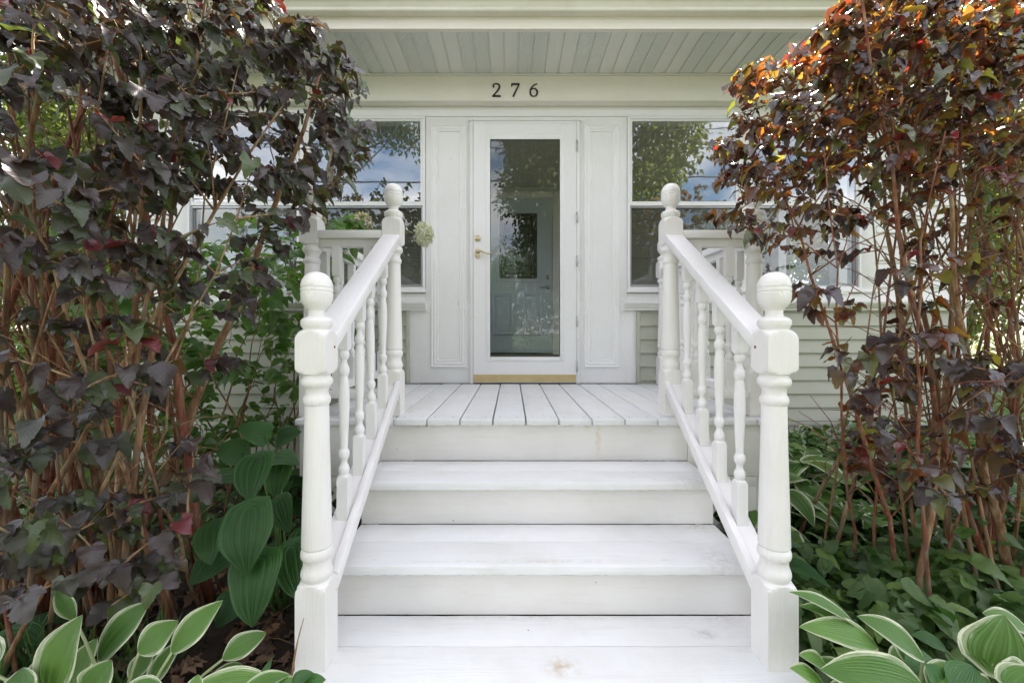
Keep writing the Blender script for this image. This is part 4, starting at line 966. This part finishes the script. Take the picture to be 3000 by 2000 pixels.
# ------------------------------------------------------------------ HOSTAS
def blade(B, T, w_, up=Vector((0, -.25, 1)), arch=.12, heart=False, cup=.18, rnd=.5, seed=0, furrow=.0028, wav=.06):
    rg = random.Random(seed); B, T = Vector(B), Vector(T); L_ = (T - B).length; up = Vector(up).normalized()
    d = (T - B).normalized(); n_ = (up - d * up.dot(d)).normalized()
    C = B.lerp(T, .5) + n_ * L_ * arch * 2; nv, nu = 15, 20
    ph, ph2 = rg.uniform(0, 6), rg.uniform(0, 6); V, UV = [], []
    for j in range(nv):
        t = j / (nv - 1); p_ = B * (1 - t) ** 2 + C * 2 * t * (1 - t) + T * t * t
        tan = ((C - B) * (1 - t) + (T - C) * t).normalized(); side = tan.cross(n_).normalized(); nl = side.cross(tan).normalized()
        if heart: wt = (max(t, 0) ** .34) * ((1 - t) ** .92) * 1.76 * 1.1
        else: wt = (t ** .85) * ((1 - t) ** 1.0) * 3.55 * .93
        wt = wt * w_ / 2 * (1.10 if heart else 1)
        for i in range(nu + 1):
            s_ = i / nu * 2 - 1
            back = -(L_ * .20) * (abs(s_) ** 1.5) * (1 - t) ** 3 if heart else 0
            z = cup * abs(s_) ** 1.3 * wt + (furrow * (1.7 if heart else 1) * (1 if i % 2 else -1)) * (1 - abs(s_) ** 4) * min(1, wt * 14) + wav * wt * abs(s_) ** 2 * math.sin(7 * t + ph + (2 if s_ > 0 else 0))
            wj = 1 + .05 * math.sin(9 * t + ph2) * abs(s_)
            q_ = p_ + side * s_ * wt * wj + nl * z + tan * back; V.append(tuple(q_)); UV.append((.5 + .5 * s_, t))
    Fs = []
    for j in range(nv - 1):
        for i in range(nu):
            a_ = j * (nu + 1) + i; Fs.append((a_, a_ + 1, a_ + nu + 2, a_ + nu + 1))
    ac = Acc(); ac.add(np.array(V), Fs, np.array(UV), rnd); return ac.mesh('blade')
def hosta(label, base, leaves, mat, heart, group=None, seed=0, arch=.12, petiole='pale_petiole', up=(0, -.35, 1), nm='hosta', pr=.005):
    root = thing(nm, label, 'hosta', base, group); rg = random.Random(seed); base = Vector(base)
    for k, lf in enumerate(leaves):
        B, T, w_ = Vector(lf[0]), Vector(lf[1]), lf[2]; o = lf[3] if len(lf) > 3 else {}
        me = blade(B, T, w_, o.get('up', up), o.get('arch', arch), heart, rnd=rg.random(), seed=seed * 50 + k, cup=o.get('cup', .22 if not heart else .10))
        L = part('leaf', me, mat, root)
        ac = Acc(); b0 = base + Vector((rg.uniform(-.03, .03), rg.uniform(-.03, .03), 0)); mid = b0.lerp(B, .55) + Vector((0, 0, .04)) - (T - B).normalized() * .03
        ac.tube(bez(b0, mid, B + (T - B) * .03, 7), [pr * 1.2, pr * 1.1, pr, pr, pr * .9, pr * .8, pr * .7], 7); part('leaf_stalk', ac.mesh(), petiole, L)
    return root
def A(cx, cy, D): return at(cx * .44643, 1300 + cy * .44643, D)          # measured in the lower left of the photograph
def Bq(cx, cy, D): return at(1950 + cx * .44643, 1300 + cy * .44643, D)    # lower right
hosta('large plain dark green hosta between the purple shrub and the left newel post', (-.95, 1.74, 0), [
    (A(1690, 90, 1.62), A(1640, 385, 1.52), .150), (A(1640, 420, 1.50), A(1625, 865, 1.40), .190), (A(1700, 745, 1.46), A(1655, 1205, 1.36), .180),
    (A(1825, 370, 1.64), A(1905, 580, 1.58), .105), (A(1900, 680, 1.56), A(1975, 1030, 1.46), .135), (A(1385, 540, 1.66), A(1390, 795, 1.58), .125),
    (A(1845, 130, 1.78), A(1810, 360, 1.70), .120), (A(1790, 90, 1.80), A(1965, 140, 1.70), .10, {'up': (0, -.5, 1)}), (A(1480, 700, 1.72), A(1240, 930, 1.62), .13),
    (A(1990, 560, 1.62), A(2010, 750, 1.56), .10), (A(1560, 200, 1.80), A(1370, 260, 1.72), .11, {'up': (0, -.6, 1)}), (A(1600, 60, 1.95), A(1400, 30, 1.9), .12),
    (A(1750, -60, 1.95), A(1560, -110, 1.9), .11), (A(1830, -40, 1.92), A(1980, -80, 1.88), .10), (A(1550, 1000, 1.6), A(1420, 1210, 1.55), .11), (A(1300, 400, 1.8), A(1180, 620, 1.75), .13), (A(1050, 560, 1.85), A(960, 760, 1.8), .12)],
    'hosta_plain', True, seed=1, arch=.07, up=(-.05, -1, .45), petiole='green_stem')
hosta('variegated hosta with upright white edged leaves in the lower left foreground', (-1.02, 1.10, 0), [
    (A(330, 1660, 1.06), A(543, 1118, 1.10), .150, {'up': (-.2, -1, .3)}), (A(640, 1425, 1.12), A(992, 1025, 1.16), .098, {'up': (-.2, -1, .5)}),
    (A(905, 1372, 1.10), A(1172, 1158, 1.14), .085, {'up': (.1, -1, .6)}), (A(1120, 1372, 1.10), A(1466, 1022, 1.14), .078, {'up': (.2, -.8, .7)}),
    (A(1455, 1415, 1.16), A(1748, 1235, 1.24), .075, {'up': (.1, -.6, .8)}), (A(1200, 1650, 1.04), A(1830, 1560, 1.06), .085, {'up': (.1, -.5, 1)}),
    (A(560, 1640, 1.04), A(735, 1415, 1.07), .085, {'up': (.3, -1, .4)}), (A(120, 1720, 1.02), A(150, 1465, 1.06), .11, {'up': (0, -1, .5)}),
    (A(500, 1160, 1.2), A(378, 955, 1.24), .045, {'up': (.5, -.6, .3), 'cup': .8}), (A(860, 1560, 1.2), A(1010, 1340, 1.26), .075), (A(1560, 1640, 1.0), A(1905, 1510, 1.03), .05),
    (A(1270, 1640, 1.0), A(1300, 1510, 1.02), .04), (A(60, 1240, 1.5), A(215, 1040, 1.5), .07), (A(420, 1640, 1.14), A(640, 1270, 1.22), .085, {'up': (.1, -1, .5)}), (A(980, 1600, 1.12), A(1180, 1290, 1.2), .07), (A(760, 1660, 1.0), A(1080, 1600, 1.02), .07), (A(250, 1640, 1.2), A(330, 1330, 1.27), .08), (A(1380, 1560, 1.14), A(1590, 1440, 1.2), .05), (A(-60, 1500, 1.1), A(-180, 1300, 1.15), .1), (A(1650, 1720, 1.0), A(1980, 1540, 1.02), .06)],
    'hosta_variegated', False, seed=2, arch=.06)
hosta('small plain green hosta shoots at the foot of the left newel post', (-.66, 1.02, 0), [
    (A(1900, 1640, 1.0), A(2060, 1500, 1.0), .05), (A(1960, 1640, .99), A(2140, 1545, 1.0), .05), (A(1700, 1640, 1.04), A(1790, 1400, 1.1), .022)],
    'hosta_plain', False, seed=3, arch=.15, petiole='green_stem')
hosta('variegated hosta with white edged leaves spilling towards the right newel post', (1.04, 1.16, 0), [
    (Bq(1280, 1240, 1.14), Bq(805, 968, 1.12), .058), (Bq(1260, 1225, 1.15), Bq(872, 1062, 1.14), .055), (Bq(1395, 1330, 1.11), Bq(872, 1198, 1.09), .082, {'up': (0, -.7, 1)}),
    (Bq(1700, 1420, 1.10), Bq(1252, 1128, 1.13), .085, {'up': (.2, -.7, 1)}), (Bq(1700, 1600, 1.02), Bq(1010, 1478, 1.02), .118, {'up': (.05, -1, .9), 'arch': .10}),
    (Bq(1090, 1520, 1.06), Bq(872, 1382, 1.05), .062), (Bq(1060, 1620, 1.03), Bq(812, 1468, 1.03), .06), (Bq(1500, 1500, 1.2), Bq(1560, 1290, 1.25), .05), (Bq(1300, 1680, 1.0), Bq(1050, 1640, 1.0), .07), (Bq(1420, 1400, 1.17), Bq(1010, 1120, 1.2), .07), (Bq(1640, 1480, 1.16), Bq(1450, 1210, 1.22), .07), (Bq(1250, 1560, 1.08), Bq(950, 1420, 1.1), .06), (Bq(1750, 1640, 1.05), Bq(1900, 1450, 1.1), .08)],
    'hosta_variegated', False, seed=4, arch=.09)
hosta('variegated hosta with a broad round cupped leaf at the right edge of the foreground', (1.50, 1.22, 0), [
    (Bq(2140, 1455, 1.12), Bq(2225, 1120, 1.16), .155, {'up': (-.3, -1, .5)}), (Bq(2360, 1210, 1.22), Bq(2075, 1110, 1.24), .08), (Bq(2420, 1560, 1.04), Bq(2190, 1500, 1.06), .10),
    (Bq(2150, 1640, 1.05), Bq(2035, 1530, 1.06), .07), (Bq(2500, 1400, 1.1), Bq(2420, 1180, 1.12), .1), (Bq(2300, 1620, 1.02), Bq(2480, 1480, 1.02), .09), (Bq(2150, 1500, 1.3), Bq(1960, 1260, 1.3), .02, {'cup': 1.2})],
    'hosta_variegated', True, seed=5, arch=.08)
hosta('plain green pointed hosta leaves between the two variegated hostas on the right', (1.33, 1.18, 0), [
    (Bq(1780, 1430, 1.16), Bq(1585, 1500, 1.12), .085), (Bq(1960, 1420, 1.18), Bq(2190, 1500, 1.14), .07), (Bq(1850, 1360, 1.22), Bq(1610, 1250, 1.25), .06), (Bq(1800, 1600, 1.06), Bq(1700, 1440, 1.08), .08), (Bq(1900, 1640, 1.04), Bq(2010, 1450, 1.08), .08)],
    'hosta_plain', False, seed=6, arch=.1, petiole='green_stem')
def auto_hosta(label, base, n, size, mat, heart, seed, tall=.3):
    rg = random.Random(seed); lv = []; base = Vector(base)
    for k in range(n):
        a_ = 2 * math.pi * (k + rg.random() * .7) / n; out = Vector((math.cos(a_), math.sin(a_), 0)); ring = .5 + .5 * (k % 3) / 2
        B = base + out * size * .55 * ring + Vector((0, 0, tall * rg.uniform(.8, 1.15) * (1.25 - .5 * ring)))
        T = B + out * size * rg.uniform(.75, 1.05) + Vector((0, 0, -size * rg.uniform(.05, .55)))
        lv.append((B, T, size * rg.uniform(.55, .75), {'up': tuple(out * .35 + Vector((0, 0, 1)))}))
    hosta(label, tuple(base), lv, mat, heart, seed=seed, arch=.13, petiole='green_stem')
auto_hosta('white edged hosta beside the right newel shaft, nearest the steps', (1.18, 2.02, 0), 15, .19, 'hosta_variegated', False, 11, .30)
auto_hosta('white edged hosta behind the copper shrub stems, below the siding', (1.75, 2.55, 0), 15, .24, 'hosta_variegated', True, 12, .36)
auto_hosta('plain light green ribbed hosta behind the stems, below the siding', (2.35, 2.30, 0), 16, .27, 'hosta_plain', True, 13, .42)
auto_hosta('green ribbed hosta at the far right edge behind the shrub', (2.95, 2.0, 0), 15, .27, 'hosta_plain', True, 14, .40)
auto_hosta('plain green hosta against the siding just right of the deck', (1.52, 2.95, 0), 14, .26, 'hosta_plain', True, 15, .42)
auto_hosta('green hosta against the siding near the house corner', (3.0, 2.85, 0), 14, .24, 'hosta_variegated', True, 16, .36)
for k, (lab, x, y, sz_, mt, tl) in enumerate((('white edged hosta between the newel post and the first shrub stems', 1.42, 2.25, .2, 'hosta_variegated', .34), ('white edged hosta low among the shrub stems', 2.05, 2.15, .2, 'hosta_variegated', .22),
        ('light green ribbed hosta just behind the thickest stems', 2.55, 2.75, .28, 'hosta_plain', .42), ('white edged hosta against the siding, middle of the right bed', 2.0, 3.0, .22, 'hosta_variegated', .46), ('light green hosta at the right edge, knee high', 2.7, 1.75, .24, 'hosta_plain', .34))):
    auto_hosta(lab, (x, y, 0), 14, sz_, mt, k % 2 == 0, 40 + k, tl)
auto_hosta('dark green hosta beside the lattice under the right of the deck', (1.02, 1.72, 0), 9, .17, 'hosta_plain', True, 17, .26)
auto_hosta('pale green narrow hosta under the purple shrub at the left edge', (-1.75, 1.35, 0), 10, .2, 'hosta_plain', False, 18, .16)
auto_hosta('dark green hosta in front of the slatted skirting behind the purple shrub', (-1.35, 2.5, 0), 13, .2, 'hosta_plain', True, 19, .30)

# ------------------------------------------------------------------ GROUND COVER, LITTER, GRASS
g = np.random.default_rng(2)
def cover(name, label, n, xr, yr, h, size, seed, tm=T_OVAL, mat='leaf_cover'):
    g = np.random.default_rng(seed); k = n // 7
    cx_, cy_, ch = g.uniform(*xr, k), g.uniform(*yr, k), g.uniform(.03, h, k) * (.5 + .5 * g.random(k))
    i = np.repeat(np.arange(k), 7); th = g.random(len(i)) * 6.283; r = g.uniform(.01, .07, len(i))
    P = np.stack([cx_[i] + r * np.cos(th), cy_[i] + r * np.sin(th), np.maximum(.01, ch[i] + g.normal(0, .025, len(i)))], 1)
    d = np.stack([np.cos(th), np.sin(th), g.normal(-.15, .3, len(i))], 1); nn = np.stack([g.normal(0, .35, len(i)), g.normal(-.2, .35, len(i)), np.ones(len(i))], 1)
    me = scatter_mesh(tm, P, d, nn, g.uniform(*size, len(i)), g.random(len(i)), seed)
    o = top(name, me, mat, label, 'ground cover', 'stuff'); return o
def inside_free(P, clear):
    return ~((P[:, 0] > clear[0]) & (P[:, 0] < clear[1]) & (P[:, 1] < clear[2]))
cover('ground_cover', 'low dark green leafy plants covering the bed on the right', 3600, (.98, 3.6), (1.35, 3.2), .32, (.030, .10), 31)
cover('ground_cover', 'taller lobed green plants in the middle of the bed on the right', 1500, (1.0, 2.6), (1.3, 2.0), .26, (.06, .10), 33, T_NINE)
cover('ground_cover', 'brighter green seedlings scattered through the bed on the right', 1400, (1.0, 3.4), (1.5, 3.0), .40, (.035, .085), 37, T_OVAL, 'leaf_green')
cover('ground_cover', 'sparse green plants in the bed behind the left shrub', 1600, (-3.6, -1.05), (1.9, 3.2), .22, (.035, .07), 32)
n = 5200; P = np.stack([g.uniform(-3.8, 4.0, n), g.uniform(.7, 3.2, n), g.uniform(.004, .03, n)], 1)
P = P[~((P[:, 0] > -.66) & (P[:, 0] < .86))]; n = len(P); th = g.random(n) * 6.283
d = np.stack([np.cos(th), np.sin(th), g.normal(.05, .25, n)], 1); nn = np.stack([g.normal(0, .4, n), g.normal(-.1, .4, n), np.ones(n)], 1)
top('leaf_litter', scatter_mesh(T_OAK, P, d, nn, g.uniform(.045, .095, n), g.random(n), 8), 'leaf_litter', 'dry brown oak leaves lying on the soil of the bed', 'leaf litter', 'stuff')
cover('ground_cover', 'taller green plants against the siding on the right', 3000, (1.28, 3.6), (2.5, 3.25), .58, (.045, .09), 35)
# yellow brown curled leaf and a dry stalk by the newel
ac = Acc()
for k in range(40):
    x, y = random.Random(k).uniform(-2.2, -.7), random.Random(k + 99).uniform(1.0, 1.9); a0 = random.Random(k + 7).uniform(0, 6.28); L_ = random.Random(k + 3).uniform(.08, .25)
    ac.tube([(x, y, .02), (x + L_ * .5 * math.cos(a0), y + L_ * .5 * math.sin(a0), .035), (x + L_ * math.cos(a0), y + L_ * math.sin(a0), .02)], .0018, 4)
top('fallen_twigs', ac.mesh(), 'bark_shrub', 'thin fallen twigs among the dry leaves on the left', 'twigs', 'stuff')
ac = Acc(); ac.tube(bez(A(1905, 1640, 1.02), A(1925, 1350, 1.04), A(1995, 1140, 1.08), 7), [.003, .003, .0028, .0025, .002, .0015, .001], 6)
top('dry_stalk', ac.mesh(), 'bark_shrub', 'single dry tan stalk leaning in front of the left newel base', 'stalk')
def grass(name, label, n, xr, yr, h, seed, mat='leaf_cover'):
    g = np.random.default_rng(seed); bl = (np.array([(-.5, 0, 0), (.5, 0, 0), (.3, .5, .06), (-.3, .5, .06), (0, 1, .28)]) * np.array([.06, 1, 1]), [(0, 1, 2), (0, 2, 3), (3, 2, 4)], np.array([(.3, 0), (.7, 0), (.6, .5), (.4, .5), (.5, 1)]), .5)
    P = np.stack([g.uniform(*xr, n), g.uniform(*yr, n), np.full(n, -.028 if yr[0] > 3.5 else .0)], 1); d = np.stack([g.normal(0, .35, n), g.normal(0, .35, n), np.ones(n)], 1)
    nn = np.stack([g.normal(0, 1, n), g.normal(0, 1, n), np.zeros(n)], 1)
    top(name, scatter_mesh([bl], P, d, nn, g.uniform(*h, n), g.random(n), seed), mat, label, 'grass', 'stuff')
grass('grass', 'thin grass blades growing in the bed at the lower left', 900, (-2.3, -1.15), (.95, 1.5), (.10, .26), 51)
grass('grass', 'mown lawn grass beyond the right corner of the house', 26000, (3.7, 9.5), (3.7, 9), (.04, .09), 52, 'leaf_green')
grass('grass', 'mown lawn grass beyond the left corner of the house', 12000, (-8, -3.3), (3.7, 8), (.04, .09), 53, 'leaf_green')

# ------------------------------------------------------------------ TREES
def tree(label, base, crown_c, crown_r, n, seed, size=(.10, .18), clumps=70, trunk_r=.16, mat='leaf_tree', group=None, fill=.34):
    g = np.random.default_rng(seed); rg = random.Random(seed); base = Vector(base); cc = Vector(crown_c)
    root = thing('tree', label, 'tree', tuple(base), group)
    ac = Acc(); topt = cc + Vector((0, 0, crown_r[2] * .35)); tr = bez(base, base.lerp(topt, .5) + Vector((rg.uniform(-.3, .3), 0, 0)), topt, 10)
    ac.tube(tr, [trunk_r * (1.25 if i == 0 else 1) * (1 - .8 * i / 9) for i in range(10)], 9)
    C = []
    for k in range(clumps):
        while True:
            q_ = Vector((rg.uniform(-1, 1), rg.uniform(-1, 1), rg.uniform(-1, 1)))
            if .35 < q_.length < 1: break
        p_ = cc + Vector((q_.x * crown_r[0], q_.y * crown_r[1], q_.z * crown_r[2])); C.append(tuple(p_))
        i = min(9, max(2, int(10 * (p_.z - base.z) / max(.1, (topt.z - base.z)) * .75))); s0 = tr[i]
        ac.tube(bez(s0, s0.lerp(p_, .5) + Vector((0, 0, -.05 * (p_ - s0).length)), p_, 5), [trunk_r * .22, trunk_r * .17, trunk_r * .12, trunk_r * .07, .01], 5, cap=False)
    part('trunk', ac.mesh(), 'bark_tree', root)
    C = np.array(C); i = g.integers(0, clumps, n); sg = np.array(crown_r) * fill * .62
    off = g.normal(0, 1, (n, 3)); off /= (np.linalg.norm(off, axis=1, keepdims=True) ** .45); P = C[i] + off * sg * (.6 + .5 * g.random((clumps, 1)))[i]
    P[:, 2] = np.maximum(P[:, 2], base.z + .1)
    d = off * .6 + g.normal(0, .6, (n, 3)); d[:, 2] -= .35; nn = g.normal(0, .6, (n, 3)); nn[:, 2] += 1
    part('crown', scatter_mesh(T_DIAM, P, d, nn, g.uniform(*size, n), np.clip(g.normal(.5, .25, n) + (g.random(clumps)[i] - .5) * .5, 0, 1), seed), mat, root)
# seen through the shrubs, beside and behind the house
tree('broad green tree beyond the left end of the house, behind the purple shrub', (-6.6, 7.5, 0), (-6.2, 7.2, 1.9), (2.4, 1.4, 1.75), 15000, 61, (.09, .16), 60, .12)
tree('tall tree standing far behind at the left edge, over the sky gap', (-12, 12, 0), (-11.5, 12, 8.2), (4.0, 3, 2.6), 12000, 62, (.15, .26), 60, .2)
tree('low bushy green tree close to the left corner of the house', (-3.9, 4.3, 0), (-3.9, 4.3, .95), (.9, .7, .85), 7000, 63, (.06, .1), 40, .05, 'leaf_green')
tree('dense shady tree beyond the right corner of the house', (6.6, 7.4, 0), (6.4, 7.2, 3.3), (2.2, 1.6, 2.5), 18000, 64, (.09, .16), 70, .13)
tree('large tree far across the lawn at the right edge', (11, 12, 0), (11, 12, 4.6), (4.2, 3, 3.8), 15000, 65, (.14, .24), 70, .2)
# across the street: these show as reflections in the glass
tree('large maple across the pavement, mirrored in the door and window', (5.0, -10.5, -.03), (3.3, -9.4, 9.3), (4.1, 3.2, 5.0), 42000, 71, (.14, .24), 120, .28, fill=.27)
tree('tall tree whose hanging branch is mirrored in the left window', (-8.5, -9.5, -.03), (-5.2, -9.2, 12.6), (3.2, 2.6, 4.0), 20000, 72, (.12, .2), 80, .25, fill=.27)
tree('small tree under the large maple, mirrored in the middle of the door', (2.9, -11.2, -.03), (1.35, -9.8, 5.0), (1.7, 1.4, 1.9), 9000, 73, (.10, .18), 50, .10)
tree('wide tree behind the road towards the left', (-9.5, -18.5, -.03), (-9.5, -18.5, 4.0), (3.6, 2.2, 3.0), 12000, 74, (.14, .24), 60, .18)
tree('wide tree behind the road towards the right', (10.5, -18, -.03), (10.5, -18, 4.2), (4.2, 2.2, 3.4), 12000, 75, (.14, .24), 60, .18)

for hx, hl in ((-6, 'dense leafy tree added across the road, left of centre'), (0, 'dense leafy tree added across the road, straight opposite the door'), (6, 'dense leafy tree added across the road, right of centre')):  # tree row added to darken the low reflection in the door glass
    tree(hl, (hx, -20.5, -.03), (hx, -20.5, 3.6), (3.9, 1.2, 3.6), 16000, 80 + int(hx), (.12, .22), 90, .16, 'leaf_cover')
# utility poles and wires along the street
for x, lab in ((-24, 'wooden utility pole down the street to the left'), (26, 'wooden utility pole down the street to the right')):
    pl = thing('utility_pole', lab, 'utility pole', (x, -8.0, 0)); ac = Acc(); ac.tube([(x, -8, 0), (x, -8, 9)], [.15, .11], 12); part('pole', ac.mesh(), 'pole_wood', pl)
    part('crossarm', box(x - .06, x + .06, -8.9, -7.1, 8.3, 8.42, .005), 'pole_wood', pl)
for (z0, z1, sag, y, lab, r) in ((6.85, 7.6, .75, -8.0, 'thick utility wire strung along the street, lowest', .028), (8.42, 8.42, .5, -8.75, 'upper thin utility wire on the far crossarm end', .014), (7.4, 9.2, .6, -7.25, 'thin utility wire on the near crossarm end', .014), (6.3, 6.1, .5, -8.05, 'second cable just below the thick wire', .018)):
    ac = Acc(); ac.tube([(-24 + 50 * t, y, z0 + (z1 - z0) * t - sag * 4 * t * (1 - t)) for t in [i / 24 for i in range(25)]], r, 5); top('utility_wire', ac.mesh(), 'wire_black', lab, 'wire', group='wires along the street')
# neighbour house across the street (mirrored low in the glass)
nb = thing('neighbour_house', 'low pale house across the street, far to the left', 'house', (-25, -24, 0))
part('wall', box(-30.5, -19.5, -30, -24, 0, 3.1, 0), 'siding_neighbour', nb)
me = bpy.data.meshes.new('gable'); me.from_pydata([(-31, -23.6, 3.1), (-19, -23.6, 3.1), (-19, -30.4, 3.1), (-31, -30.4, 3.1), (-31, -27, 5.4), (-19, -27, 5.4)], [], [(0, 1, 5, 4), (2, 3, 4, 5), (0, 4, 3), (1, 2, 5), (0, 3, 2, 1)]); part('roof', me, 'roof_shingle', nb)
for xa in (-29, -26.6, -21.7): part('window', box(xa, xa + 1.2, -23.99, -23.95, 1.0, 2.3, .01), 'glass_neighbour', nb)
part('door', box(-24.2, -23.25, -23.99, -23.95, 0.1, 2.15, .01), 'paint_inner_door', nb)
